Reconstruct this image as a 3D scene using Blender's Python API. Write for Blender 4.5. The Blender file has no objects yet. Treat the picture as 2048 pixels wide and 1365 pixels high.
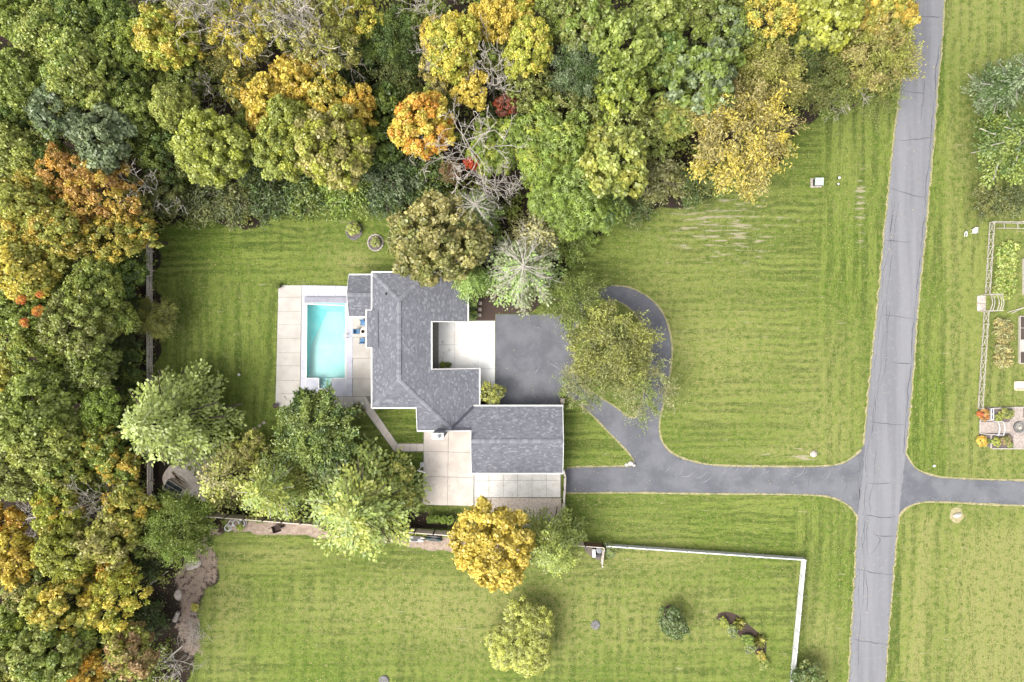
import bpy, math, random
import numpy as np
from mathutils import Vector, Matrix
from mathutils.geometry import tessellate_polygon

# ---------------------------------------------------------------- camera, sky, sun, exposure
SC = bpy.context.scene
H = 85.0            # drone height in metres
PX = 16.0           # photograph pixels per metre on the ground
cam_data = bpy.data.cameras.new('camera')
cam_data.sensor_width = 36.0
cam_data.lens = 36.0 * H / (2048.0 / PX)
cam_data.clip_start = 1.0
cam_data.clip_end = 3000.0
cam = bpy.data.objects.new('camera', cam_data)
cam.location = (0, 0, H)
SC.collection.objects.link(cam)
SC.camera = cam

SUN_EL, SUN_AZ = math.radians(52), math.radians(238)      # azimuth clockwise from north: the sun stands in the south-west
world = bpy.data.worlds.new('World')
SC.world = world
world.use_nodes = True
wn, wl = world.node_tree.nodes, world.node_tree.links
wn.clear()
sky = wn.new('ShaderNodeTexSky')
sky.sky_type = 'NISHITA'
sky.sun_disc = False
sky.sun_elevation = SUN_EL
sky.sun_rotation = SUN_AZ
sky.air_density, sky.dust_density, sky.ozone_density = 1.0, 6.0, 0.6
hsv = wn.new('ShaderNodeHueSaturation')
hsv.inputs['Saturation'].default_value = 0.22             # thin overcast: nearly white sky light
bg = wn.new('ShaderNodeBackground')
bg.inputs['Strength'].default_value = 0.15
wo = wn.new('ShaderNodeOutputWorld')
wl.new(sky.outputs[0], hsv.inputs['Color'])
wl.new(hsv.outputs[0], bg.inputs['Color'])
wl.new(bg.outputs[0], wo.inputs['Surface'])

sun_data = bpy.data.lights.new('sun', 'SUN')
sun_data.energy = 0.75
sun_data.angle = math.radians(38)
sun_data.color = (1.0, 0.95, 0.86)
sun = bpy.data.objects.new('sun', sun_data)
sd = Vector((math.sin(SUN_AZ) * math.cos(SUN_EL), math.cos(SUN_AZ) * math.cos(SUN_EL), math.sin(SUN_EL)))
sun.rotation_euler = sd.to_track_quat('Z', 'Y').to_euler()
sun.location = (-40, -30, 60)
SC.collection.objects.link(sun)

SC.view_settings.view_transform = 'Standard'
SC.view_settings.look = 'None'
SC.view_settings.gamma = 1.0
SC.view_settings.exposure = 1.62
SC.view_settings.use_curve_mapping = False
SC.render.engine = 'CYCLES'
SC.cycles.max_bounces = 4
SC.cycles.diffuse_bounces = 2
SC.cycles.transparent_max_bounces = 8
SC.cycles.caustics_reflective = False
SC.cycles.caustics_refractive = False

COL = SC.collection
rnd = random.Random(7)
rng = np.random.default_rng(11)
R = math.radians

# ---------------------------------------------------------------- helpers
def P(px, py, z=0.0):
    """ground-plan point whose image, at height z, falls on photograph pixel (px, py)"""
    k = (H - z) / H / PX
    return Vector(((px - 1024) * k, (682.5 - py) * k, z))

def lin(v):
    v /= 255.0
    return v / 12.92 if v <= 0.04045 else ((v + 0.055) / 1.055) ** 2.4

def C(r, g, b, k=2.1):
    return (min(lin(r) / k, .85), min(lin(g) / k, .85), min(lin(b) / k, .85), 1)

def CL(r, g, b): return C(r + 2, g - 2, b + 10, k=3.1)

def tag(o, label=None, cat=None, group=None, kind=None):
    if label: o['label'] = label
    if cat: o['category'] = cat
    if group: o['group'] = group
    if kind: o['kind'] = kind
    return o

def empty(name, loc, rz=0.0):
    o = bpy.data.objects.new(name, None)
    o.location = loc
    o.rotation_euler = (0, 0, rz)
    o.empty_display_size = .3
    COL.objects.link(o)
    return o

def link(name, me, m=None, parent=None, loc=None):
    o = bpy.data.objects.new(name, me)
    if m is not None and not me.materials:
        me.materials.append(m)
    COL.objects.link(o)
    if parent is not None: o.parent = parent
    if loc is not None: o.location = loc
    return o

class MB:
    def __init__(self):
        self.v, self.f, self.a = [], [], []
    def poly(self, pts, a=0.0):
        n = len(self.v)
        self.v += [tuple(p) for p in pts]
        self.f.append(tuple(range(n, n + len(pts))))
        self.a.append(a)
    def hexa(self, b, t, a=0.0):
        """b: 4 bottom points counter-clockwise, t: 4 top points"""
        n = len(self.v)
        self.v += [tuple(p) for p in b] + [tuple(p) for p in t]
        for q in ((3, 2, 1, 0), (4, 5, 6, 7), (0, 1, 5, 4), (1, 2, 6, 5), (2, 3, 7, 6), (3, 0, 4, 7)):
            self.f.append(tuple(n + i for i in q)); self.a.append(a)
    def box(self, c, s, rz=0.0, a=0.0):
        """centre, full sizes"""
        cx, cy, cz = c; hx, hy, hz = s[0] / 2, s[1] / 2, s[2] / 2
        ca, sa = math.cos(rz), math.sin(rz)
        def r(x, y, z): return (cx + x * ca - y * sa, cy + x * sa + y * ca, cz + z)
        self.hexa([r(-hx, -hy, -hz), r(hx, -hy, -hz), r(hx, hy, -hz), r(-hx, hy, -hz)],
                  [r(-hx, -hy, hz), r(hx, -hy, hz), r(hx, hy, hz), r(-hx, hy, hz)], a)
    def bar(self, p, q, w, h, a=0.0):
        """rectangular bar from p to q, w wide (sideways), h high"""
        p, q = Vector(p), Vector(q); d = (q - p)
        if d.length < 1e-6: return
        d.normalize()
        s = d.cross(Vector((0, 0, 1)))
        if s.length < 1e-3: s = Vector((1, 0, 0))
        s.normalize(); u = s.cross(d).normalized()
        s *= w / 2; u *= h / 2
        self.hexa([p - s - u, p + s - u, q + s - u, q - s - u], [p - s + u, p + s + u, q + s + u, q - s + u], a)
    def tube(self, p, q, r0, r1, n=8, a=0.0, cap=True):
        p, q = Vector(p), Vector(q); d = (q - p).normalized()
        s = d.orthogonal().normalized(); u = d.cross(s)
        k = len(self.v)
        for c, r in ((p, r0), (q, r1)):
            for i in range(n):
                t = 2 * math.pi * i / n
                self.v.append(tuple(c + (s * math.cos(t) + u * math.sin(t)) * r))
        for i in range(n):
            j = (i + 1) % n
            self.f.append((k + i, k + j, k + n + j, k + n + i)); self.a.append(a)
        if cap:
            self.f.append(tuple(k + n + i for i in range(n))); self.a.append(a)
            self.f.append(tuple(k + i for i in reversed(range(n)))); self.a.append(a)
    def path(self, pts, r, n=6):
        for p, q in zip(pts, pts[1:]): self.tube(p, q, r, r, n)
    def lathe(self, prof, c=(0, 0, 0), n=16, a=0.0):
        """prof: list of (radius, z)"""
        k = len(self.v); cx, cy, cz = c
        for r, z in prof:
            for i in range(n):
                t = 2 * math.pi * i / n
                self.v.append((cx + r * math.cos(t), cy + r * math.sin(t), cz + z))
        for j in range(len(prof) - 1):
            for i in range(n):
                i2 = (i + 1) % n
                self.f.append((k + j * n + i, k + j * n + i2, k + (j + 1) * n + i2, k + (j + 1) * n + i)); self.a.append(a)
        self.f.append(tuple(k + (len(prof) - 1) * n + i for i in range(n))); self.a.append(a)
    def mesh(self, name, smooth=False, attr=False):
        me = bpy.data.meshes.new(name)
        me.from_pydata(self.v, [], self.f)
        if attr:
            at = me.attributes.new('v', 'FLOAT', 'FACE')
            at.data.foreach_set('value', self.a)
        if smooth:
            me.polygons.foreach_set('use_smooth', [True] * len(me.polygons))
        me.update()
        return me
    def build(self, name, m, parent=None, loc=None, smooth=False, attr=False):
        return link(name, self.mesh(name, smooth, attr), m, parent, loc)

def sheet(name, outer, z, m, holes=(), parent=None, thick=0.0, kind='structure'):
    """flat sheet from pixel outline; thick > 0 gives it a side skirt"""
    loops = [[Vector((P(x, y).x, P(x, y).y, z)) for x, y in outer]] + [[Vector((P(x, y).x, P(x, y).y, z)) for x, y in h] for h in holes]
    tris = tessellate_polygon(loops)
    pts = [p for l in loops for p in l]
    faces = []
    for t in tris:
        a, b, c = (pts[i] for i in t)
        faces.append(t if (b - a).cross(c - a).z > 0 else (t[0], t[2], t[1]))
    v = [tuple(p) for p in pts]
    if thick:
        n = 0
        for l in loops:
            k = len(l); base = len(v)
            v += [(p.x, p.y, z - thick) for p in l]
            for i in range(k):
                j = (i + 1) % k
                faces.append((n + i, n + j, base + j, base + i))
            n += k
    me = bpy.data.meshes.new(name)
    me.from_pydata(v, [], faces)
    me.update()
    o = link(name, me, m, parent)
    if kind and parent is None: o['kind'] = kind
    return o

def smooth_line(pts, step=8.0, closed=False):
    """Catmull-Rom through pixel points"""
    out = []
    n = len(pts)
    rngi = range(n if closed else n - 1)
    for i in rngi:
        p0 = pts[(i - 1) % n] if closed or i > 0 else pts[i]
        p1, p2 = pts[i], pts[(i + 1) % n]
        p3 = pts[(i + 2) % n] if closed or i + 2 < n else p2
        k = max(1, int(math.hypot(p2[0] - p1[0], p2[1] - p1[1]) / step))
        for j in range(k):
            t = j / k
            out.append(tuple(.5 * ((2 * b) + (-a + c) * t + (2 * a - 5 * b + 4 * c - d) * t * t + (-a + 3 * b - 3 * c + d) * t ** 3)
                             for a, b, c, d in zip(p0, p1, p2, p3)))
    if not closed: out.append(pts[-1])
    return out

def ribbon(name, pts, w, z, m, parent=None, jit=0.0, seed=0, taper=False):
    """flat strip along a pixel line, w metres wide"""
    rr = random.Random(seed)
    q = [P(x, y) for x, y in pts]
    mb = MB(); L, Rr = [], []
    for i, p in enumerate(q):
        d = (q[min(i + 1, len(q) - 1)] - q[max(i - 1, 0)])
        d.normalize(); s = Vector((-d.y, d.x, 0))
        ww = w * (1 + jit * rr.uniform(-1, 1)) / 2
        if taper: ww *= max(.25, 1 - abs(2 * i / max(1, len(q) - 1) - 1) ** 3)
        L.append(p + s * ww + Vector((0, 0, z))); Rr.append(p - s * ww + Vector((0, 0, z)))
    for i in range(len(q) - 1):
        mb.poly([Rr[i], Rr[i + 1], L[i + 1], L[i]])
    return mb.build(name, m, parent)

# ---------------------------------------------------------------- materials
def nodes_of(name):
    m = bpy.data.materials.new(name)
    m.use_nodes = True
    nt = m.node_tree
    nt.nodes.clear()
    out = nt.nodes.new('ShaderNodeOutputMaterial')
    b = nt.nodes.new('ShaderNodeBsdfPrincipled')
    nt.links.new(b.outputs[0], out.inputs[0])
    return m, nt, b, out

def noise(nt, scale, detail=5, rough=.6, stretch=None, rot=None, coord=None):
    if coord is None:
        g = nt.nodes.new('ShaderNodeNewGeometry'); coord = g.outputs['Position']
    if stretch or rot:
        mp = nt.nodes.new('ShaderNodeMapping')
        if stretch: mp.inputs['Scale'].default_value = stretch
        if rot: mp.inputs['Rotation'].default_value = (0, 0, rot)
        nt.links.new(coord, mp.inputs['Vector']); coord = mp.outputs[0]
    n = nt.nodes.new('ShaderNodeTexNoise')
    n.inputs['Scale'].default_value = scale
    n.inputs['Detail'].default_value = detail
    n.inputs['Roughness'].default_value = rough
    nt.links.new(coord, n.inputs['Vector'])
    return n.outputs['Fac']

def ramp(nt, fac, lo, hi, a=0.0, b=1.0):
    r = nt.nodes.new('ShaderNodeMapRange')
    r.interpolation_type = 'SMOOTHSTEP'
    r.inputs['From Min'].default_value = lo; r.inputs['From Max'].default_value = hi
    r.inputs['To Min'].default_value = a; r.inputs['To Max'].default_value = b
    nt.links.new(fac, r.inputs['Value'])
    return r.outputs[0]

def mixc(nt, fac, a, b, mode='MIX'):
    m = nt.nodes.new('ShaderNodeMix'); m.data_type = 'RGBA'; m.blend_type = mode
    for s, i in ((fac, 0), (a, 6), (b, 7)):
        if hasattr(s, 'links'): nt.links.new(s, m.inputs[i])
        else: m.inputs[i].default_value = s
    return m.outputs[2]

def mth(nt, op, a, b=None):
    m = nt.nodes.new('ShaderNodeMath'); m.operation = op
    for s, i in ((a, 0), (b, 1)):
        if s is None: continue
        if hasattr(s, 'links'): nt.links.new(s, m.inputs[i])
        else: m.inputs[i].default_value = s
    return m.outputs[0]

def bump(nt, b, fac, strength=.3, dist=.05):
    n = nt.nodes.new('ShaderNodeBump')
    n.inputs['Strength'].default_value = strength; n.inputs['Distance'].default_value = dist
    nt.links.new(fac, n.inputs['Height']); nt.links.new(n.outputs[0], b.inputs['Normal'])

def attr(nt, name, typ='GEOMETRY'):
    a = nt.nodes.new('ShaderNodeAttribute'); a.attribute_name = name; a.attribute_type = typ
    return a

def mat(name, c1, c2=None, scale=3.0, lo=.35, hi=.65, rough=.85, spec=.25, bmp=0.0, bscale=25.0, stretch=None, metal=0.0,
        c3=None, s3=40.0, lo3=.6, hi3=.75):
    m, nt, b, out = nodes_of(name)
    col = c1
    if c2 is not None:
        col = mixc(nt, ramp(nt, noise(nt, scale, 6, .6, stretch), lo, hi), c1, c2)
    if c3 is not None:
        col = mixc(nt, ramp(nt, noise(nt, s3, 3), lo3, hi3), col, c3)
    if hasattr(col, 'links'): nt.links.new(col, b.inputs['Base Color'])
    else: b.inputs['Base Color'].default_value = col
    b.inputs['Roughness'].default_value = rough
    b.inputs['Specular IOR Level'].default_value = spec
    b.inputs['Metallic'].default_value = metal
    if bmp: bump(nt, b, noise(nt, bscale, 4), bmp, .03)
    return m

M = {}
M['concrete'] = mat('concrete', C(228, 217, 206, 1.75), C(212, 201, 190, 1.75), .5, rough=.9, bmp=.15, c3=C(180, 170, 160), s3=9, lo3=.62, hi3=.8)
M['deck'] = mat('deck_concrete', C(210, 204, 195, 1.9), C(196, 190, 181, 1.9), .6, rough=.9, bmp=.12)
M['coping'] = mat('coping_concrete', C(222, 222, 232), C(205, 206, 218), .7, rough=.8, bmp=.08)
M['court'] = mat('court_concrete', C(255, 253, 248, 1.6), C(244, 238, 228, 1.65), .35, .45, .7, rough=.85, bmp=.1, c3=C(190, 180, 168), s3=1.1, lo3=.6, hi3=.78)
M['white'] = mat('white_paint', C(246, 245, 240), C(232, 231, 226), 2, rough=.5, spec=.4)
M['vinyl'] = mat('white_vinyl', C(250, 250, 250), C(238, 238, 240), 1.5, rough=.35, spec=.5)
M['wall'] = mat('painted_siding', C(205, 198, 186), C(190, 183, 172), 1, rough=.8)
M['deckbase'] = mat('slab_joint', C(168, 162, 154), C(146, 141, 134), 5, rough=.95)
M['wood_grey'] = mat('weathered_wood', C(210, 196, 176, 1.0), C(184, 170, 152, 1.0), 3, rough=.85, stretch=(1, 1, 6), bmp=.2)
M['wood_pale'] = mat('pale_fence_wood', C(236, 224, 214, 1.5), C(210, 198, 188, 1.5), 4, rough=.85, bmp=.2)
M['wood_brown'] = mat('brown_wood', C(140, 112, 88), C(105, 82, 64), 4, rough=.85, bmp=.3)
M['wood_dark'] = mat('dark_fence_post', C(88, 76, 64), C(66, 56, 48), 4, rough=.9)
M['trellis'] = mat('faded_white_wood', C(222, 214, 204), C(190, 180, 168), 6, rough=.8)
M['bark'] = mat('bark', C(110, 98, 84), C(78, 68, 58), 6, rough=.95, bmp=.5, bscale=12)
M['bark_pale'] = mat('pale_bark', C(222, 213, 202, 2.0), C(186, 176, 164, 2.0), 4, rough=.9, bmp=.3)
M['bark_grey'] = mat('grey_bark', C(206, 198, 188, 1.8), C(172, 164, 154, 1.8), 4, rough=.9, bmp=.3)
M['mulch'] = mat('bark_mulch', C(98, 82, 74), C(66, 54, 48), 14, rough=.98, bmp=.8, bscale=30, c3=C(136, 118, 104), s3=45)
M['mulch_grey'] = mat('grey_mulch', C(142, 130, 126), C(112, 102, 100), 10, rough=.98, bmp=.8, bscale=30, c3=C(170, 160, 150), s3=45)
M['gravel'] = mat('pinkish_gravel', C(222, 208, 196, 1.45), C(196, 180, 166, 1.45), 5, rough=.98, bmp=.5, bscale=22, c3=C(150, 132, 116, 1.6), s3=16, lo3=.6, hi3=.75)
M['gravel_dark'] = mat('dark_gravel', C(150, 146, 136, 1.4), C(134, 130, 122, 1.4), 6, rough=.98, bmp=.5, bscale=30)
M['stone'] = mat('pale_stone', C(222, 212, 202), C(190, 178, 168), 3, rough=.9, bmp=.4, bscale=14)
M['terrace'] = mat('terrace_stone', C(232, 220, 208, 1.2), C(206, 194, 182, 1.2), 2, rough=.95, bmp=.3)
M['stone_white'] = mat('white_stone', C(250, 246, 238), C(220, 214, 204), 5, rough=.9, bmp=.5, bscale=9)
M['stone_grey'] = mat('grey_stone', C(150, 148, 146), C(120, 116, 114), 5, rough=.9, bmp=.5, bscale=9)
M['tar'] = mat('tar_sealant', C(116, 116, 124), C(92, 92, 100), 4, rough=.6)
M['scuff'] = mat('pale_tyre_scuff', C(168, 168, 173, 2.3), C(156, 156, 161, 2.3), 3, rough=.9)
M['edge_soil'] = mat('dry_edge_soil', C(196, 182, 148), C(166, 160, 108), 3, rough=.98, bmp=.5)
M['straw'] = mat('straw', C(205, 196, 150), C(178, 172, 116), 2.5, rough=.95, bmp=.6)
M['blue'] = mat('blue_cushion', C(120, 165, 208), C(100, 146, 192), 3, rough=.9)
M['metal_dark'] = mat('dark_metal', C(60, 58, 58), C(44, 42, 42), 5, rough=.5, spec=.5)
M['metal_grey'] = mat('grey_metal', C(170, 172, 176), C(150, 152, 156), 3, rough=.4, metal=.5)
M['chrome'] = mat('polished_steel', C(200, 202, 206), None, rough=.25, metal=.9)
M['cover_grey'] = mat('grey_cover_lid', C(176, 176, 188), C(162, 162, 174), 2, rough=.7)
M['teal'] = mat('teal_plastic', C(52, 92, 96), C(36, 68, 74), 5, rough=.5)
M['navy'] = mat('dark_teal_tarp', C(54, 74, 80), C(36, 48, 54), 4, rough=.6, c3=C(120, 136, 140), s3=6)
M['terracotta'] = mat('brown_pot', C(96, 84, 80), C(78, 66, 62), 6, rough=.8)
M['black'] = mat('black_rubber', C(30, 30, 32), None, rough=.7)
M['glass'] = mat('window_glass', (.02, .025, .03, 1), None, rough=.08, spec=.8)
M['paver'] = mat('pinkish_paver', C(212, 198, 188), C(184, 170, 160), 4, rough=.92, bmp=.3)
M['rust'] = mat('rusty_brown', C(96, 76, 70), C(70, 54, 50), 8, rough=.9)
M['soil_dark'] = mat('bed_soil', C(104, 92, 84), C(76, 66, 60), 9, rough=.98, bmp=.6)
M['lid_green'] = mat('pale_green_lid', C(206, 220, 208), C(190, 206, 194), 2, rough=.5)

# asphalt
def asphalt(name, c1, c2, c3, stretch):
    m, nt, b, out = nodes_of(name)
    big = ramp(nt, noise(nt, .35, 4, .55, stretch, R(-5.5) if stretch[0] != 1 else None), .36, .64)
    col = mixc(nt, big, c1, c2)
    col = mixc(nt, ramp(nt, noise(nt, 1.6, 6, .7), .5, .75, 0, .6), col, c3)
    col = mixc(nt, ramp(nt, noise(nt, 60, 2), .35, .65, 0, .22), col, (.085, .085, .09, 1))
    nt.links.new(col, b.inputs['Base Color'])
    b.inputs['Roughness'].default_value = .92
    b.inputs['Specular IOR Level'].default_value = .2
    bump(nt, b, noise(nt, 40, 3), .25, .02)
    return m
M['road'] = asphalt('road_asphalt', C(168, 168, 173, 2.6), C(152, 152, 158, 2.6), C(182, 182, 185, 2.6), (2.2, .12, 1))
M['drive'] = asphalt('driveway_asphalt', C(140, 141, 148, 2.5), C(120, 121, 129, 2.5), C(160, 160, 165, 2.5), (1, 1, 1))

# shingles: per-shingle value from the face attribute
def shingle_mat():
    m, nt, b, out = nodes_of('asphalt_shingle')
    v = attr(nt, 'v').outputs['Fac']
    col = mixc(nt, ramp(nt, v, 0, .8), C(114, 115, 123), C(132, 133, 141))
    col = mixc(nt, ramp(nt, v, .82, .95), col, C(152, 153, 160))
    col = mixc(nt, ramp(nt, noise(nt, .8, 5), .4, .7, 0, .18), col, C(108, 108, 116))
    col = mixc(nt, ramp(nt, noise(nt, 30, 3), .4, .65, 0, .2), col, C(155, 156, 162))
    nt.links.new(col, b.inputs['Base Color'])
    b.inputs['Roughness'].default_value = .95
    b.inputs['Specular IOR Level'].default_value = .15
    bump(nt, b, noise(nt, 50, 3), .3, .02)
    return m
M['shingle'] = shingle_mat()
M['felt'] = mat('roof_felt', C(92, 92, 102), C(80, 80, 90), 3, rough=.95)

# leaves: two colours per tree (object colour and the property leaf_b), mixed by the clump value on the mesh
def leaf_mat():
    m, nt, b, out = nodes_of('leaf')
    nt.nodes.remove(b)
    oi = nt.nodes.new('ShaderNodeObjectInfo')
    c2 = attr(nt, 'leaf_b', 'OBJECT').outputs['Color']
    sh = attr(nt, 'leaf_mix', 'OBJECT').outputs['Fac']
    t = attr(nt, 'tint').outputs['Fac']
    v = attr(nt, 'v').outputs['Fac']
    f = ramp(nt, mth(nt, 'ADD', mth(nt, 'SUBTRACT', t, .5), sh), .32, .68)
    col = mixc(nt, f, oi.outputs['Color'], c2)
    h = nt.nodes.new('ShaderNodeHueSaturation')
    nt.links.new(col, h.inputs['Color'])
    nt.links.new(ramp(nt, v, 0, 1, .62, 1.36), h.inputs['Value'])
    nt.links.new(ramp(nt, t, 0, 1, .494, .508), h.inputs['Hue'])
    d = nt.nodes.new('ShaderNodeBsdfDiffuse')
    nt.links.new(h.outputs[0], d.inputs['Color'])
    tr = nt.nodes.new('ShaderNodeBsdfTranslucent')
    nt.links.new(h.outputs[0], tr.inputs['Color'])
    gl = nt.nodes.new('ShaderNodeBsdfGlossy'); gl.inputs['Roughness'].default_value = .45
    gl.inputs['Color'].default_value = (.9, .9, .9, 1)
    mx = nt.nodes.new('ShaderNodeMixShader'); mx.inputs[0].default_value = .38
    nt.links.new(d.outputs[0], mx.inputs[1]); nt.links.new(tr.outputs[0], mx.inputs[2])
    m2 = nt.nodes.new('ShaderNodeMixShader'); m2.inputs[0].default_value = .035
    nt.links.new(mx.outputs[0], m2.inputs[1]); nt.links.new(gl.outputs[0], m2.inputs[2])
    nt.links.new(m2.outputs[0], out.inputs[0])
    return m
M['leaf'] = leaf_mat()

# ---------------------------------------------------------------- ground sheet with mowing, dry patches, bare soil
def vnoise(x, y, s, seed):
    """cheap smooth value noise on arrays"""
    r = np.random.default_rng(seed); g = r.random((64, 64))
    u, v = x / s, y / s
    i, j = np.floor(u).astype(int), np.floor(v).astype(int)
    fx, fy = u - i, v - j
    fx, fy = fx * fx * (3 - 2 * fx), fy * fy * (3 - 2 * fy)
    a, b = g[i % 64, j % 64], g[(i + 1) % 64, j % 64]
    c, d = g[i % 64, (j + 1) % 64], g[(i + 1) % 64, (j + 1) % 64]
    return (a * (1 - fx) + b * fx) * (1 - fy) + (c * (1 - fx) + d * fx) * fy

def inpoly(x, y, poly):
    r = np.zeros(x.shape, bool)
    n = len(poly)
    for i in range(n):
        x1, y1 = poly[i]; x2, y2 = poly[(i + 1) % n]
        if y1 == y2: continue
        c = ((y1 > y) != (y2 > y)) & (x < (x2 - x1) * (y - y1) / (y2 - y1) + x1)
        r ^= c
    return r

FOREST = [(-3000, -3000), (1822, -3000), (1806, 160), (1700, 200), (1640, 225), (1590, 280), (1555, 335), (1400, 395), (1260, 430), (1185, 475),
          (1140, 520), (1115, 575), (990, 628), (938, 628), (938, 560), (930, 470), (790, 440), (775, 412), (590, 425), (500, 447), (318, 452), (310, 560), (306, 760),
          (330, 830), (440, 870), (560, 900), (640, 930), (700, 985), (640, 1030), (430, 1030), (455, 1062), (428, 1110), (412, 1200), (385, 1290), (372, 1365), (368, 3000), (-3000, 3000)]
GRAVEL_PATH = [(440, 1040), (600, 1048), (780, 1072), (900, 1080), (1060, 1090), (1060, 1108), (900, 1103), (780, 1087), (610, 1073), (470, 1062)]
EDGE_SOIL = [(425, 1056), (470, 1062), (440, 1090), (426, 1150), (414, 1240), (402, 1310), (345, 1310), (352, 1240), (348, 1170), (362, 1110), (400, 1075)]
MULCH_SOUTH = [(640, 1010), (850, 1028), (915, 1030), (915, 1062), (640, 1040)]

def make_lawn():
    hx0, hx1, hy0, hy1 = P(611.5, 0).x, P(693.5, 0).x, P(0, 779).y, P(0, 605).y       # opening for the pool
    def snap(a, *vals):
        for v in vals: a[np.argmin(abs(a - v))] = v
        return a
    xs = np.concatenate([[-1500, -600, -250, -120], snap(np.arange(-80, 80.01, .4), hx0, hx1), [120, 250, 600, 1500]])
    ys = np.concatenate([[-1500, -600, -250, -100], snap(np.arange(-56, 56.01, .4), hy0, hy1), [100, 250, 600, 1500]])
    nx, ny = len(xs), len(ys)
    X, Y = np.meshgrid(xs, ys)
    px, py = X * PX + 1024, 682.5 - Y * PX
    jx = (vnoise(X, Y, 2.1, 1) - .5) * 34 + (vnoise(X, Y, .8, 2) - .5) * 16
    jy = (vnoise(X, Y, 2.1, 3) - .5) * 34 + (vnoise(X, Y, .8, 4) - .5) * 16
    soil = inpoly(px + jx, py + jy, FOREST).astype(float)
    soil = np.maximum(soil, inpoly(px + jx * .3, py + jy * .3, MULCH_SOUTH).astype(float))
    path = inpoly(px + jx * .25, py + jy * .25, GRAVEL_PATH).astype(float)
    path = np.maximum(path, .5 * inpoly(px + jx * .8, py + jy * .8, EDGE_SOIL))
    def blob(cx, cy, rx, ry, k=1.0):
        return k * np.exp(-(((px - cx) / rx) ** 2 + ((py - cy) / ry) ** 2))
    dry = blob(1400, 560, 160, 200, .25) + blob(1450, 760, 160, 120, .25) + blob(1000, 1230, 190, 90, .55) + blob(700, 1200, 260, 60, .3) \
        + blob(560, 1110, 110, 20, .35) + blob(1350, 1230, 200, 120, .3) + blob(1660, 820, 80, 160, .3) + blob(710, 520, 50, 25, .5) \
        + blob(1300, 1115, 120, 20, .4) + blob(1560, 905, 90, 14, .3) + blob(1640, 1300, 40, 90, .45) + blob(450, 1230, 40, 120, .35)
    dry += .62 * np.clip((px - 1890) / 90, 0, 1) * np.clip((py - 1040) / 50, 0, 1)
    dry += .25 * ((px > 1890) & (py < 1000)) + .28 * ((px > 1800) & (py > 1010))
    band_c = 1858 - (py - 1010) * .085
    dry = np.maximum(dry, 1.0 * np.exp(-((px - band_c) / 14) ** 4) * np.clip((py - 1025) / 20, 0, 1))
    dry += .18 * (vnoise(X, Y, 6, 9) - .5) + .12
    bare = blob(1440, 450, 130, 70, 1.0) + blob(1722, 415, 14, 75, 1.1) + blob(1610, 915, 26, 12, .9) + blob(1545, 905, 60, 8, .4) + blob(1100, 470, 60, 20, .2)
    vert = np.zeros_like(px)                              # 1 where the mower ran up and down the picture
    vert = np.maximum(vert, (px > 1640) * 1.0 * (py < 1010))
    vert = np.maximum(vert, (px > 1585) * 1.0)
    vert = np.maximum(vert, ((px < 560) & (py > 560) & (py < 900)) * .8)
    vert = np.maximum(vert, ((px < 1560) & (py > 1150)) * .5)
    vert[(px < 760) & (py < 560)] = .25
    vert[(px > 1130) & (px < 1640) & (py < 1010)] = .04
    def blur(a, k):
        for _ in range(k):
            a = .25 * (np.roll(a, 1, 0) + np.roll(a, -1, 0) + np.roll(a, 1, 1) + np.roll(a, -1, 1))
        return a
    soil, path, vert = blur(soil, 2), blur(path, 1), blur(vert, 4)
    
    me = bpy.data.meshes.new('lawn')
    co = np.stack([X.ravel(), Y.ravel(), np.zeros(nx * ny)], 1)
    idx = np.arange(nx * ny).reshape(ny, nx)
    q = np.stack([idx[:-1, :-1], idx[:-1, 1:], idx[1:, 1:], idx[1:, :-1]], -1).reshape(-1, 4)
    qc = co[q].mean(1)
    q = q[~((qc[:, 0] > hx0) & (qc[:, 0] < hx1) & (qc[:, 1] > hy0) & (qc[:, 1] < hy1))]
    me.vertices.add(len(co)); me.vertices.foreach_set('co', co.ravel())
    me.loops.add(q.size); me.loops.foreach_set('vertex_index', q.ravel())
    me.polygons.add(len(q)); me.polygons.foreach_set('loop_start', np.arange(0, q.size, 4)); me.polygons.foreach_set('loop_total', np.full(len(q), 4))
    for nm, arr in (('soil', soil), ('path', path), ('dry', np.clip(dry, 0, 1)), ('bare', np.clip(bare, 0, 1)), ('vert', vert)):
        a = me.attributes.new(nm, 'FLOAT', 'POINT'); a.data.foreach_set('value', arr.ravel())
    me.update(); me.validate()
    m, nt, b, out = nodes_of('mown_grass')
    A = {k: attr(nt, k).outputs['Fac'] for k in ('soil', 'path', 'dry', 'bare', 'vert')}
    # mowing streaks in the two directions
    geo = nt.nodes.new('ShaderNodeNewGeometry').outputs['Position']
    sh = noise(nt, 1.0, 2, .5, (.05, 1.25, 1), None, geo)
    sv = noise(nt, 1.0, 2, .5, (1.15, .045, 1), R(-4), geo)
    sep = nt.nodes.new('ShaderNodeSeparateXYZ'); nt.links.new(geo, sep.inputs[0])
    wobn = mth(nt, 'MULTIPLY', noise(nt, .16, 2, .5, None, None, geo), 2.4)
    wy = mth(nt, 'SINE', mth(nt, 'MULTIPLY', mth(nt, 'ADD', sep.outputs[1], wobn), 6.2832 / .92))
    wx = mth(nt, 'SINE', mth(nt, 'MULTIPLY', mth(nt, 'ADD', mth(nt, 'SUBTRACT', sep.outputs[0], mth(nt, 'MULTIPLY', sep.outputs[1], .08)), wobn), 6.2832 / 1.5))
    wave = mixc(nt, A['vert'], wy, wx)
    st = ramp(nt, mth(nt, 'ADD', mixc(nt, A['vert'], sh, sv), mth(nt, 'MULTIPLY', wave, .075)), .40, .60)
    fh = noise(nt, 1.0, 3, .75, (.9, 5.5, 1), None, geo); fv = noise(nt, 1.0, 3, .75, (5.5, .9, 1), R(-4), geo)
    fs = mixc(nt, A['vert'], fh, fv)
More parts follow.
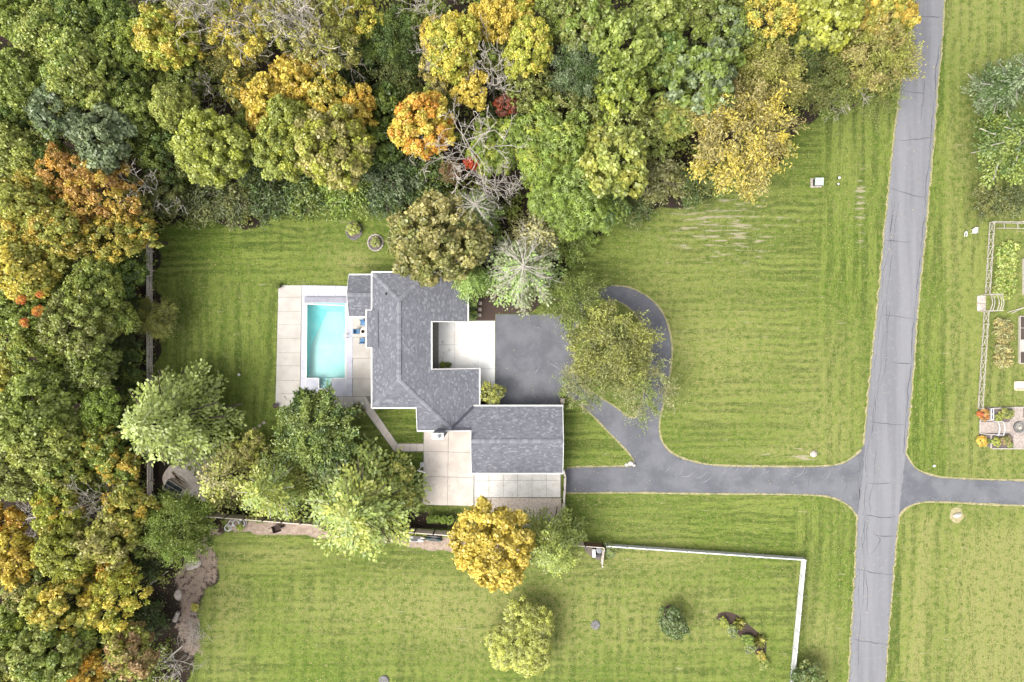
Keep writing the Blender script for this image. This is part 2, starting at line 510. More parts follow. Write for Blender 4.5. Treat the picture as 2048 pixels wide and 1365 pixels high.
    patch = noise(nt, .13, 3, .6, None, None, geo)
    mid = noise(nt, 1.5, 5, .8, None, None, geo)
    fine = noise(nt, 5, 4, .85, None, None, geo)
    g = mixc(nt, st, CL(92, 124, 34), CL(160, 184, 74))
    g = mixc(nt, ramp(nt, patch, .38, .62, 0, .6), g, CL(118, 158, 38))
    g = mixc(nt, ramp(nt, mid, .5, .66, 0, .5), g, CL(164, 176, 78))
    g = mixc(nt, ramp(nt, mid, .34, .47, .75, 0), g, CL(86, 116, 34))
    g = mixc(nt, ramp(nt, fs, .5, .62, 0, .8), g, CL(84, 110, 34))
    g = mixc(nt, ramp(nt, fs, .36, .46, .6, 0), g, CL(176, 184, 100))
    fleck = noise(nt, 2.6, 2, .5, None, None, geo)
    g = mixc(nt, ramp(nt, mth(nt, 'ADD', fleck, mth(nt, 'MULTIPLY', mth(nt, 'SUBTRACT', patch, .5), .25)), .62, .72, 0, .7), g, CL(194, 188, 116))
    g = mixc(nt, ramp(nt, fine, .52, .66, 0, .75), g, CL(78, 102, 34))
    g = mixc(nt, ramp(nt, fine, .34, .46, .65, 0), g, CL(180, 186, 98))
    dfac = mth(nt, 'MULTIPLY', A['dry'], ramp(nt, mth(nt, 'ADD', mth(nt, 'MULTIPLY', fs, .5), mth(nt, 'MULTIPLY', mid, .5)), .42, .58, .1, 1.8))
    g = mixc(nt, mth(nt, 'MINIMUM', dfac, .85), g, mixc(nt, ramp(nt, fine, .4, .6), CL(200, 198, 124), CL(178, 186, 92)))
    dash = noise(nt, 1.0, 2, .55, (.4, 2.8, 1), None, geo)
    g = mixc(nt, ramp(nt, mth(nt, 'ADD', dash, mth(nt, 'MULTIPLY', A['bare'], .2)), .66, .82, 0, .95), g, CL(210, 204, 158))
    soilc = mixc(nt, ramp(nt, mid, .4, .62), CL(84, 70, 56), CL(66, 72, 40))
    soilc = mixc(nt, ramp(nt, fine, .5, .7, 0, .8), soilc, CL(124, 108, 84))
    g = mixc(nt, ramp(nt, mth(nt, 'ADD', A['soil'], mth(nt, 'MULTIPLY', mth(nt, 'SUBTRACT', mid, .5), .6)), .3, .6), g, soilc)
    pathc = mixc(nt, ramp(nt, mid, .4, .6), C(200, 180, 164), C(170, 150, 134))
    pathc = mixc(nt, ramp(nt, fine, .5, .66, 0, .6), pathc, C(140, 122, 106))
    g = mixc(nt, ramp(nt, mth(nt, 'ADD', A['path'], mth(nt, 'MULTIPLY', mth(nt, 'SUBTRACT', mid, .5), 1.0)), .36, .56), g, pathc)
    nt.links.new(g, b.inputs['Base Color'])
    b.inputs['Roughness'].default_value = .95
    b.inputs['Specular IOR Level'].default_value = .1
    bump(nt, b, fine, .7, .06)
    M['grass'] = m
    o = link('lawn', me, m)
    o['kind'] = 'structure'
make_lawn()

# ---------------------------------------------------------------- road, driveways
ROAD_L = [(1850, -140), (1830, 0), (1818, 70), (1800, 190), (1787, 300), (1776, 400), (1766, 500), (1757, 600), (1747, 700), (1739, 770), (1730, 880),
          (1724, 960), (1716, 1032), (1712, 1120), (1706, 1220), (1698, 1365), (1690, 1500)]
ROAD_R = [(1900, -140), (1888, 0), (1882, 90), (1873, 200), (1863, 320), (1853, 430), (1846, 510), (1836, 600), (1827, 720), (1818, 830), (1811, 910),
          (1804, 970), (1797, 1030), (1790, 1100), (1782, 1190), (1776, 1270), (1770, 1365), (1762, 1500)]
def wob(pts, amp, seed):
    r = random.Random(seed)
    return [(x + r.uniform(-amp, amp), y + r.uniform(-amp, amp)) for x, y in pts]
rl = wob(smooth_line(ROAD_L, 6), 1.3, 1); rr_ = wob(smooth_line(ROAD_R, 6), 1.3, 2)
verge = tag(sheet('road_verge', [(x - 3.2, y) for x, y in wob(rl, 1.1, 3)] + [(x + 3.2, y) for x, y in reversed(wob(rr_, 1.1, 4))], .006, M['edge_soil']), kind='structure')
road = sheet('road', rl + rr_[::-1], .026, M['road'], thick=.02)

DRIVE = [(991, 629), (1080, 629), (1135, 622)] + smooth_line([(1135, 622), (1178, 592), (1222, 572), (1262, 577), (1302, 600), (1330, 637), (1343, 690), (1340, 742), (1328, 800), (1318, 850),
         (1325, 886), (1350, 911), (1395, 926), (1440, 932), (1540, 934), (1650, 933), (1692, 924), (1716, 905), (1735, 880)], 9)[1:] + \
        [(1760, 880), (1740, 1060)] + smooth_line([(1716, 1036), (1700, 1014), (1680, 1001), (1650, 992), (1600, 989), (1540, 988), (1400, 987), (1260, 985), (1131, 986)], 12) + \
        [(1128, 962), (1131, 938)] + smooth_line([(1150, 935), (1210, 934), (1262, 932), (1269, 924), (1256, 904), (1222, 869), (1178, 824), (1144, 798), (1122, 786)], 9) + [(1121, 811), (991, 811)]
ISLAND = smooth_line([(1147, 690), (1150, 660), (1180, 622), (1218, 602), (1252, 612), (1285, 650), (1299, 700), (1293, 760), (1280, 812), (1270, 836), (1258, 834), (1228, 812), (1190, 788), (1160, 760)], 8, True)
drive = sheet('driveway', wob(DRIVE, .8, 5), .018, M['drive'], holes=[wob(ISLAND, .7, 6)], thick=.015)
ribbon('driveway_edge', [p for p in smooth_line([(1222, 571), (1262, 576), (1303, 599), (1331, 636), (1344, 690), (1341, 742), (1329, 800), (1319, 850), (1326, 886), (1351, 910),
       (1395, 925), (1440, 931), (1540, 933), (1650, 932), (1692, 923), (1722, 900)], 8)], .22, .022, M['edge_soil'], drive, .5, 7)
ribbon('driveway_edge', smooth_line([(1716, 1036), (1700, 1015), (1680, 1002), (1650, 993), (1600, 990), (1540, 989), (1400, 988), (1260, 986), (1131, 987)], 8), .2, .022, M['edge_soil'], drive, .5, 8)
ribbon('driveway_edge', smooth_line([(1134, 937), (1150, 934), (1210, 933), (1262, 931), (1268, 924), (1255, 904), (1221, 869), (1177, 824), (1143, 798)], 8), .2, .022, M['edge_soil'], drive, .5, 9)
ribbon('driveway_edge', ISLAND + ISLAND[:1], .2, .022, M['edge_soil'], drive, .6, 10)
DRIVE2 = smooth_line([(1808, 900), (1830, 937), (1866, 952), (1905, 957), (1970, 960), (2048, 962), (2300, 968)], 12) + smooth_line([(2300, 1018), (2048, 1011), (1970, 1008), (1890, 1004), (1842, 1005), (1812, 1016), (1795, 1036)], 12) + [(1780, 1036), (1780, 900)]
drive2 = sheet('neighbour_driveway', wob(DRIVE2, .5, 11), .018, M['drive'], thick=.015)
ribbon('driveway_edge', smooth_line([(1811, 905), (1831, 936), (1866, 951), (1905, 956), (1970, 959), (2048, 961), (2300, 967)], 8), .2, .022, M['edge_soil'], drive2, .5, 12)
ribbon('driveway_edge', smooth_line([(2300, 1019), (2048, 1012), (1970, 1009), (1890, 1005), (1842, 1006), (1812, 1017), (1798, 1034)], 8), .24, .022, M['edge_soil'], drive2, .5, 13)

# tar-sealed cracks
def crack(parent, pts, w, z, seed, amp=2.0, m='tar'):
    r = random.Random(seed)
    q = [(x + r.uniform(-amp, amp), y + r.uniform(-amp, amp)) for x, y in smooth_line(pts, 9)]
    ribbon('crack_sealant' if m == 'tar' else 'tyre_scuff', q, w, z, M[m], parent, .5, seed, True)
for i, (a, b) in enumerate((((1822, 31), (1886, 34)), ((1802, 178), (1850, 188)), ((1792, 282), (1866, 275)), ((1779, 376), (1857, 397)), ((1768, 481), (1826, 484)),
                            ((1767, 630), (1838, 637)), ((1782, 724), (1826, 726)), ((1739, 844), (1812, 849)), ((1722, 1030), (1795, 1035)),
                            ((1714, 1138), (1788, 1150)), ((1704, 1278), (1776, 1288)), ((1738, 966), (1780, 966)), ((1745, 1070), (1790, 1073)))):
    crack(road, [a, ((a[0] + b[0]) / 2, (a[1] + b[1]) / 2 + 2), b], .10, .030, 40 + i, 1.5)
for i in range(len(ROAD_L) - 3):
    (x1, y1), (x2, y2) = ROAD_L[i + 1], ROAD_L[i + 2]
    if 300 < y1 < 1330:
        for k, off in enumerate((9, 16, 24)):
            if rnd.random() < .75:
                crack(road, [(x1 + off + rnd.uniform(-3, 3), y1), ((x1 + x2) / 2 + off + rnd.uniform(-6, 8), (y1 + y2) / 2), (x2 + off + rnd.uniform(-3, 3), y2)], .055, .030, 80 + i * 4 + k, 1.3)
for i in range(len(ROAD_R) - 3):
    (x1, y1), (x2, y2) = ROAD_R[i + 1], ROAD_R[i + 2]
    if 60 < y1 < 880:
        crack(road, [(x1 - 4, y1), ((x1 + x2) / 2 - 6, (y1 + y2) / 2), (x2 - 4, y2)], .10, .030, 160 + i, 1.4)
for i, pts in enumerate(([(1849, 160), (1846, 200), (1842, 238)], [(1729, 1145), (1735, 1180), (1733, 1230)], [(1742, 1110), (1760, 1080), (1744, 1062)])):
    crack(road, pts, .07, .030, 190 + i, 1)
for i, pts in enumerate(([(1622, 938), (1618, 965), (1616, 986)], [(1696, 945), (1692, 975), (1686, 990)], [(1380, 976), (1420, 980), (1445, 982)],
                         [(1072, 690), (1070, 715), (1072, 740)], [(1083, 690), (1092, 706), (1090, 720)], [(1068, 738), (1095, 739), (1112, 750)], [(1104, 680), (1112, 688), (1132, 686)],
                         [(1285, 838), (1287, 862)], [(1280, 898), (1296, 888)], [(1718, 912), (1722, 960), (1714, 1020)], [(1725, 905), (1716, 950), (1722, 1010)])):
    crack(drive, pts, .07, .024, 210 + i, 1.5)
for i in range(16):
    cx, cy, r0 = 1330 + i * 20 + rnd.uniform(-8, 8), 938 + rnd.uniform(-8, 6), rnd.uniform(10, 26)
    t0 = rnd.uniform(-.4, .6)
    crack(drive, [(cx + r0 * math.cos(t0 + k * .35), cy + r0 * math.sin(t0 + k * .35)) for k in range(5)], .06, .0235, 240 + i, .4, 'scuff')
for i, pts in enumerate(([(1078, 735), (1074, 742), (1070, 748), (1066, 742)], [(1096, 726), (1110, 733), (1122, 742)])):
    crack(drive, pts, .12, .0235, 270 + i, .6, 'scuff')

# ---------------------------------------------------------------- concrete: pool deck, courtyard, patio, walk
def slab(parent, quad, m, z0=.012, z1=.062, gap=.015, name='slab'):
    q = [P(x, y) for x, y in quad]
    c = sum(q, Vector()) / len(q)
    t = []
    for p in q:
        d = c - p; l = d.length
        t.append(p + d * min(.4, gap * 1.4 / l))
    area = sum(t[i].x * t[(i + 1) % len(t)].y - t[(i + 1) % len(t)].x * t[i].y for i in range(len(t)))
    if area < 0: t.reverse()
    mb = MB(); n = len(t)
    dz = rnd.uniform(-.004, .004)
    ch = .012
    lo = [(p.x, p.y, z0) for p in t]; mid = [(p.x, p.y, z1 - ch + dz) for p in t]
    top = [((p + (c - p).normalized() * ch).x, (p + (c - p).normalized() * ch).y, z1 + dz) for p in t]
    mb.v = lo + mid + top
    for i in range(n):
        j = (i + 1) % n
        mb.f += [(i, j, n + j, n + i), (n + i, n + j, 2 * n + j, 2 * n + i)]
    mb.f.append(tuple(2 * n + i for i in range(n)))
    mb.a = [0] * len(mb.f)
    return mb.build(name, m, parent)

def grid_slabs(parent, xs, ys, m, skew=0.0, **kw):
    for i in range(len(xs) - 1):
        for j in range(len(ys) - 1):
            f = lambda y: skew * (y - ys[0])
            slab(parent, [(xs[i] + f(ys[j]), ys[j]), (xs[i + 1] + f(ys[j]), ys[j]), (xs[i + 1] + f(ys[j + 1]), ys[j + 1]), (xs[i] + f(ys[j + 1]), ys[j + 1])], m, **kw)

deck = sheet('pool_deck', [(557, 571), (720, 573), (746, 640), (744, 794), (735, 819), (551, 813)], .012, M['deckbase'], holes=[[(611.5, 605), (693.5, 605), (693.5, 779), (611.5, 779)]])
# left strip (leans slightly), right strip, bottom strip
ysl = [571, 595, 623, 650, 677, 706, 732, 761, 788, 814]
for a, b in zip(ysl, ysl[1:]):
    fl = lambda y: 557 - (y - 571) * .025
    fr = lambda y: 604 - (y - 571) * .018
    slab(deck, [(fl(a), a), (fr(a), a), (fr(b), b), (fl(b), b)], M['deck'])
for a, b in zip([634, 675, 717, 758, 793], [675, 717, 758, 793]):
    slab(deck, [(706, a), (745, a), (744, b), (705, b)], M['deck'])
for a, b in zip([600, 644, 688], [644, 688, 730]):
    slab(deck, [(a, 793.5), (b, 793.5), (b + (4 if b == 730 else 0), 818), (a, 816)], M['deck'])
# pale coping ring round the pool
for q in ([(604, 571), (638, 571.5), (638, 594), (604, 594)], [(638, 571.5), (672, 572), (672, 594), (638, 594)], [(672, 572), (706, 573), (706, 594), (672, 594)],
          [(604, 594), (614.5, 594), (613, 757), (601.5, 757)], [(692, 594), (706, 594), (705, 757), (691, 757)],
          [(601.5, 757), (638, 757), (638, 793), (601, 793)], [(638, 778), (663, 778), (663, 793), (638, 793)], [(663, 757), (705, 757), (705, 793), (663, 793)]):
    slab(deck, q, M['coping'], z1=.066, gap=.008, name='coping_slab')

def make_pool():
    t = empty('swimming_pool', P(652, 690))
    tag(t, 'rectangular turquoise swimming pool with step recess beside the house', 'swimming pool')
    o = t.location
    def L(px, py, z): return P(px, py) - o + Vector((0, 0, z))
    # liner: slope shade put into the turquoise, flat floor coloured paler as if lit -- all below ground
    m1, nt, b, out = nodes_of('liner_shade_tint')
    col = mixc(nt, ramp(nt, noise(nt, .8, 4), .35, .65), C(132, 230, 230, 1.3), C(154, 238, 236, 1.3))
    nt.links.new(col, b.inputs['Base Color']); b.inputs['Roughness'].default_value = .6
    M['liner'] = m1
    M['liner_light'] = mat('liner_light_tint', C(200, 246, 242, 1.75), C(188, 242, 238, 1.75), .6, rough=.6)
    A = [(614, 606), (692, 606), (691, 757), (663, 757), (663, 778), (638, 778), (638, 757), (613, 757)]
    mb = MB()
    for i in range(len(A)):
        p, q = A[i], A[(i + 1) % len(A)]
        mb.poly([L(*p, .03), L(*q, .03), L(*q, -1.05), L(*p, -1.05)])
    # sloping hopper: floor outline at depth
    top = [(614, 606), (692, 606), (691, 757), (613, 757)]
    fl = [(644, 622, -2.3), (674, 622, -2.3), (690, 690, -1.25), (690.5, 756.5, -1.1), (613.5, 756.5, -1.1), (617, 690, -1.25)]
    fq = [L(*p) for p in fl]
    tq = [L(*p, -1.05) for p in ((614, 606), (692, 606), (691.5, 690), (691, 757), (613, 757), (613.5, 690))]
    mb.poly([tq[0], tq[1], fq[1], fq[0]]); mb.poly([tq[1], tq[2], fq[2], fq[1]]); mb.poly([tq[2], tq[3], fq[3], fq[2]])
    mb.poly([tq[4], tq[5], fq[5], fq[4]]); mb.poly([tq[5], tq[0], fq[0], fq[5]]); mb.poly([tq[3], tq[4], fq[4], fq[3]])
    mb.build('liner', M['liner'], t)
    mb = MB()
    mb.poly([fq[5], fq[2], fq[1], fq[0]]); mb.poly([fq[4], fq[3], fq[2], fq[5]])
    mb.build('floor', M['liner_light'], t)
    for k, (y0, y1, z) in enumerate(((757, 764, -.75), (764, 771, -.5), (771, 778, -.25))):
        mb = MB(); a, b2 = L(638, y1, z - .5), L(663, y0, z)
        mb.box(((a.x + b2.x) / 2, (a.y + b2.y) / 2, z - .4), (abs(b2.x - a.x), abs(b2.y - a.y), .8)); mb.build('step', M['liner_light'], t)
    # water
    m, nt, b, out = nodes_of('pool_water'); nt.nodes.remove(b)
    tr = nt.nodes.new('ShaderNodeBsdfTransparent'); tr.inputs[0].default_value = (.93, .995, .99, 1)
    gl = nt.nodes.new('ShaderNodeBsdfGlossy'); gl.inputs['Roughness'].default_value = .03
    fr = nt.nodes.new('ShaderNodeFresnel'); fr.inputs['IOR'].default_value = 1.33
    mx = nt.nodes.new('ShaderNodeMixShader')
    nt.links.new(fr.outputs[0], mx.inputs[0]); nt.links.new(tr.outputs[0], mx.inputs[1]); nt.links.new(gl.outputs[0], mx.inputs[2])
    bn = nt.nodes.new('ShaderNodeBump'); bn.inputs['Strength'].default_value = .15; bn.inputs['Distance'].default_value = .03
    nt.links.new(noise(nt, 2.5, 3), bn.inputs['Height']); nt.links.new(bn.outputs[0], gl.inputs['Normal'])
    nt.links.new(mx.outputs[0], out.inputs[0])
    mb = MB()
    mb.poly([L(*p, -.12) for p in reversed(A)])
    mb.build('water', m, t)
    # coping lip and cover tracks
    for (x0, y0, x1, y1) in ((612.5, 606, 611.5, 786), (694, 604, 692.5, 782)):
        mb = MB(); mb.bar(L(x0, y0, .085), L(x1, y1, .085), .10, .04); mb.build('cover_track', M['white'], t)
    lip = MB()
    for p, q in zip(A, A[1:] + A[:1]):
        lip.bar(L(*p, .075), L(*q, .075), .12, .05)
    lip.build('coping_lip', M['white'], t)
    # roller housing with lid across the north end, white leading bar
    mb = MB(); a, b2 = L(610.5, 606, 0), L(704, 595, 0)
    mb.box(((a.x + b2.x) / 2, (a.y + b2.y) / 2, .2), (b2.x - a.x, b2.y - a.y, .26)); mb.build('cover_housing', M['cover_grey'], t)
    mb = MB(); mb.bar(L(614, 608.5, .10), L(694, 612, .10), .14, .06); mb.build('cover_lead_bar', M['white'], t)
    # hand rail at the steps, ladder on the east side, drain
    mb = MB(); mb.path([L(649, 780, .06), L(649, 778, .75), L(648.8, 772, .8), L(648.5, 766, .45), L(648.3, 763, -.4)], .035); mb.build('hand_rail', M['chrome'], t, smooth=True)
    for yy in (668.5, 675.5):
        mb = MB(); mb.path([L(698, yy, .06), L(697, yy, .7), L(692, yy, .75), L(690, yy, .3), L(689.5, yy, -.9)], .032); mb.build('ladder_rail', M['chrome'], t, smooth=True)
    for zz in (-.05, -.35, -.65):
        mb = MB(); mb.box(L(688.8, 672, zz), (.22, .42, .05)); mb.build('ladder_step', M['white'], t)
    mb = MB(); mb.lathe([(.13, -2.28), (.13, -2.25), (.02, -2.24)], L(663, 640, 0)); mb.build('main_drain', M['black'], t)
make_pool()

# courtyard
court = sheet('courtyard', [(861, 641), (990.5, 641), (990.5, 812), (955, 812), (955, 741), (861, 741)], .012, M['deckbase'])
grid_slabs(court, [877, 909.5, 956, 990], [643, 690, 738], M['court'], gap=.012)
grid_slabs(court, [955, 990], [738, 770], M['court'], gap=.012)
slab(court, [(955, 770), (990, 770), (990, 776), (955, 776)], M['court'], gap=.01)
sheet('courtyard_gravel_strip', [(860, 643), (876.3, 643), (876.3, 739), (860, 739)], .05, M['gravel_dark'], thick=.03)
sheet('maple_bed', [(955, 776.6), (990, 776.6), (990, 812), (955, 812)], .04, M['mulch'], thick=.02)
sheet('north_mulch_bed', [(936, 585), (1000, 560), (1050, 560), (1090, 600), (1060, 628), (990.5, 628), (990.5, 642.5), (936, 642.5)], .010, M['mulch'])
for k, (x, y) in enumerate(((960.5, 607), (959.5, 619.5), (959, 631))):
    mb = MB(); mb.box((0, 0, .035), (.42, .42, .05)); o = mb.build('stepping_stone', M['paver'], None, P(x, y))
    tag(o, ('square stepping stone farthest from courtyard, in dark mulch', 'middle one of three square stepping stones in dark mulch', 'square stepping stone nearest the white courtyard, in dark mulch')[k], 'paver', 'three square stones in the dark mulch')

# south patio
patio = sheet('patio', [(847, 862), (944, 862), (949, 940), (1122, 940), (1122, 996), (949, 996), (949, 1011), (845, 1008)], .012, M['deckbase'])
for (xa, xb) in ((848, 897), (897, 946)):
    for k, (ya, yb) in enumerate(((862, 903), (903, 953), (953, 1010))):
        f = lambda x, y: (x - (y - 862) * .013 + (3 if x == 946 and y > 950 else 0), y + (x - 848) * .025)
        slab(patio, [f(xa, ya), f(xb, ya), f(xb, yb), f(xa, yb)], M['concrete'], gap=.018)
M['patio_white'] = mat('patio_white_concrete', C(242, 239, 232, 1.65), C(226, 222, 214, 1.65), .8, rough=.9, bmp=.15, c3=C(186, 176, 164), s3=6, lo3=.62, hi3=.75)
grid_slabs(patio, [949, 978, 1006.5, 1035, 1064, 1092.5, 1121], [941, 961, 995], M['patio_white'], gap=.014)
sheet('gravel_bed', [(949, 996), (1122, 997), (1124, 1045), (1090, 1060), (1000, 1050), (950, 1032)], .012, M['gravel'])

# diagonal garden walk
walk = sheet('garden_walk', [(727, 793), (742, 812), (795, 887), (848, 887), (848, 904), (789, 904), (730, 823)], .010, M['deckbase'])
A0, A1 = [(743, 813), (759, 836), (777, 862), (795, 888)], [(730, 822), (750, 849), (770, 877), (789, 903)]
for i in range(3):
    slab(walk, [A0[i], A0[i + 1], A1[i + 1], A1[i]], M['concrete'], gap=.014)
slab(walk, [(727, 793.5), (731, 793.5), (743, 813), (730, 822)], M['concrete'], gap=.01)
slab(walk, [(795, 888), (808, 888), (808, 903), (789, 903)], M['concrete'], gap=.014)
for a, b in ((808, 821), (821, 834), (834, 847.5)):
    slab(walk, [(a, 888), (b, 888), (b, 903), (a, 903)], M['concrete'], gap=.014)
for k, (x, y) in enumerate(((528, 846), (519, 852), (510, 858))):
    mb = MB(); mb.box((0, 0, .03), (.36, .36, .05)); o = mb.build('stepping_stone', M['paver'], None, P(x, y)); o.rotation_euler.z = R(35)
    tag(o, ('square stepping stone in the lawn, closest to the round green tree', 'middle square stepping stone between pine and round green tree', 'square stepping stone in the lawn, closest to the pine')[k], 'paver', 'stones stepping across the lawn')

# ---------------------------------------------------------------- house
def make_house():
    t = empty('house', (0, 0, 0))
    t.location = P(900, 760)
    tag(t, 'large single-storey house with grey shingled hip roof and white gutters', 'house')
    O = t.location.copy(); O.z = 0
    zr, p, zg = 5.0, .28, 3.72
    def sx(px, zf):
        x = P(px, 0, 3).x
        for _ in range(30): x = P(px, 0, zf(x)).x
        return x
    def sy(py, zf):
        y = P(0, py, 3).y
        for _ in range(30): y = P(0, py, zf(y)).y
        return y
    xr = P(798, 0, zr).x
    yg = P(0, 883, zg).y
    xw = sx(745, lambda x: zr - p * (xr - x)); dx = xr - xw
    yN = sy(546, lambda y: zr - p * dx); yn = yN - dx
    yS1 = sy(815, lambda y: zr - p * dx); ys = yS1 + dx
    fW = lambda x, y: zr - p * (xr - x)
    fE = lambda x, y: zr - p * (x - xr)
    fN = lambda x, y: zr - p * (y - yn)
    fS = lambda x, y: zr - p * (ys - y)
    fGN = lambda x, y: zg - p * (y - yg)
    fGS = lambda x, y: zg - p * (yg - y)
    xec = sx(862, lambda x: fE(x, 0)); xen = sx(935, lambda x: fE(x, 0)); xes = sx(958, lambda x: fE(x, 0))
    ycn = P(0, 643, fE((xec + xen) / 2, 0)).y; ycs = P(0, 739, fE((xec + xes) / 2, 0)).y
    yS2 = sy(861, lambda y: fS(0, y))
    ygn = sy(813, lambda y: fGN(0, y)); ygs = sy(946, lambda y: fGS(0, y))
    xgw = P(943, 0, 3.1).x; xge = P(1125.5, 0, 3.1).x
    xsw = P(834, 0, fS(0, (yS1 + yS2) / 2)).x
    k = (zr - zg) / p
    xv = xr + (ygn - yg) + k
    xX = xr + (ys - yg + k) / 2; yX = ys - (xX - xr)
    shingles, felt, gut, trim, caps = MB(), MB(), MB(), MB(), MB()

    def plane(poly, f, down, thick=.14, lift=0.0):
        """poly plan (x, y); f height; down unit plan vector pointing down the slope"""
        ps = [Vector((x, y, f(x, y) + lift)) for x, y in poly]
        tr = tessellate_polygon([ps])
        for tri in tr:
            a, b, c = (ps[i] for i in tri)
            if (b - a).cross(c - a).z < 0: b, c = c, b
            felt.poly([a - O, b - O, c - O])
            dz = Vector((0, 0, thick)); felt.poly([a - O - dz, c - O - dz, b - O - dz])
        for i in range(len(ps)):
            a, b = ps[i] - O, ps[(i + 1) % len(ps)] - O
            felt.poly([a, b, b - Vector((0, 0, thick)), a - Vector((0, 0, thick))])
        d = Vector((down[0], down[1])); s = Vector((-d.y, d.x))
        st = [(Vector((x, y)).dot(s), Vector((x, y)).dot(d)) for x, y in poly]
        t1 = max(q[1] for q in st); t0 = min(q[1] for q in st)
        e = .165
        n = int((t1 - t0) / e) + 1
        for i in range(n):
            lo = t1 - (i + 1) * e; hi = t1 - i * e           # hi: lower edge on the slope
            mid = (lo + hi) / 2
            if mid < t0: continue
            xsn = []
            for j in range(len(st)):
                (s1, a1), (s2, a2) = st[j], st[(j + 1) % len(st)]
                if (a1 > mid) != (a2 > mid): xsn.append(s1 + (mid - a1) / (a2 - a1) * (s2 - s1))
            xsn.sort()
            for a, b in zip(xsn[::2], xsn[1::2]):
                c = a
                first = True
                while c < b - .02:
                    w = rnd.uniform(.2, .45) * (rnd.uniform(.3, 1) if first else 1); first = False
                    c2 = min(b, c + w)
                    v = rnd.random()
                    g = .006
                    def W(ss, tt, dz):
                        q = s * ss + d * tt
                        return (q.x - O.x, q.y - O.y, f(q.x, q.y) + lift + dz)
                    th = rnd.uniform(.02, .034)
                    q = [W(c + g, hi + .012, th), W(c2 - g, hi + .012, th), W(c2 - g, lo - .01, .008), W(c + g, lo - .01, .008)]
                    pt = [Vector(x_) for x_ in q]
                    if (pt[1] - pt[0]).cross(pt[2] - pt[0]).z < 0: q = [q[1], q[0], q[3], q[2]]
                    shingles.poly(q, v)
                    e0, e1 = (q[0][0], q[0][1], q[0][2] - th), (q[1][0], q[1][1], q[1][2] - th)
                    shingles.poly([e0, e1, q[1], q[0]], v * .6)
                    c = c2
    W2, E2, N2, S2 = (-1, 0), (1, 0), (0, 1), (0, -1)
    plane([(xr, yn), (xr, ys), (xw, yS1), (xw, yN)], fW, W2)
    plane([(xr, yn), (xw, yN), (xr + dx, yN)], fN, N2)
    plane([(xr, yn), (xr + dx, yN), (xen, yN), (xen, ycn), (xec, ycn), (xec, ycs), (xes, ycs), (xes, ygn), (xv, ygn), (xX, yX), (xr, ys)], fE, E2)
    plane([(xr, ys), (xX, yX), (xgw, yX), (xgw, yS2), (xsw, yS2), (xsw, yS1), (xw, yS1)], fS, S2)
    plane([(xX, yX), (xv, ygn), (xge, ygn), (xge, yg), (xgw, yg), (xgw, yX)], fGN, N2)
    plane([(xgw, yg), (xge, yg), (xge, ygs), (xgw, ygs)], fGS, S2)
    # cheek wall where the garage roof rises over the south slope
    felt.poly([Vector((xgw, yX, fS(0, yX) - .1)) - O, Vector((xgw, yg, zg - .05)) - O, Vector((xgw, yS2, fS(0, yS2) - .1)) - O])
    # shallow shed bump towards the pool
    xb1 = P(757, 0, 4.35).x; xb0 = P(735, 0, 3.9).x; yb0 = P(0, 621, 4.1).y; yb1 = P(0, 695, 4.1).y
    zb = fW(xb1, 0) + .05
    fB = lambda x, y: zb - .13 * (xb1 - x)
    plane([(xb1, yb0), (xb0, yb0), (xb0, yb1), (xb1, yb1)], fB, W2)
    # low gabled wing by the pool
    zq, ze = 3.45, 2.55
    yq = P(0, 590, zq).y; yqn = P(0, 551, ze).y; yqs = P(0, 633, ze).y
    xq0 = P(695.5, 0, 3.2).x; xq1 = xw - .02
    pq1, pq2 = (zq - ze) / (yqn - yq), (zq - ze) / (yq - yqs)
    fQN = lambda x, y: zq - pq1 * (y - yq)
    fQS = lambda x, y: zq - pq2 * (yq - y)
    plane([(xq0, yq), (xq1, yq), (xq1, yqn), (xq0, yqn)], fQN, N2)
    plane([(xq0, yq), (xq0, yqs), (xq1, yqs), (xq1, yq)], fQS, S2)
    o = shingles.build('shingles', M['shingle'], t, attr=True); o['kind'] = 'stuff'
    felt.build('roof_deck', M['felt'], t)
    # ridge and hip caps
    def cap(a, b):
        caps = MB()
        a, b = Vector(a), Vector(b); L = (b - a).length; n = max(2, int(L / .3)); d = (b - a) / n
        s = Vector((-d.y, d.x, 0)).normalized() * .24
        for i in range(n):
            q0, q1 = a + d * i - O, a + d * (i + 1.06) - O
            u0, u1 = Vector((0, 0, .055)), Vector((0, 0, .075)); dr = Vector((0, 0, .035))
            v = rnd.uniform(.7, 1.0)
            caps.poly([q0 + s - dr + u0, q0 + u0 + dr * .4, q1 + u1 + dr * .4, q1 + s - dr + u1], v)
            caps.poly([q0 + u0 + dr * .4, q0 - s - dr + u0, q1 - s - dr + u1, q1 + u1 + dr * .4], v)
        caps.build('ridge_cap', M['shingle'], t, attr=True)
    cap((xr, yn, zr), (xr, ys, zr)); cap((xr, yn, zr), (xw + .1, yN - .1, fW(xw, 0))); cap((xr, yn, zr), (xr + dx - .1, yN - .1, fN(0, yN)))
    cap((xr, ys, zr), (xw + .1, yS1 + .1, fW(xw, 0))); cap((xr, ys, zr), (xX, yX, fS(0, yX))); cap((xgw, yg, zg), (xge, yg, zg))
    cap((xq0, yq, zq), (xq1, yq, zq))
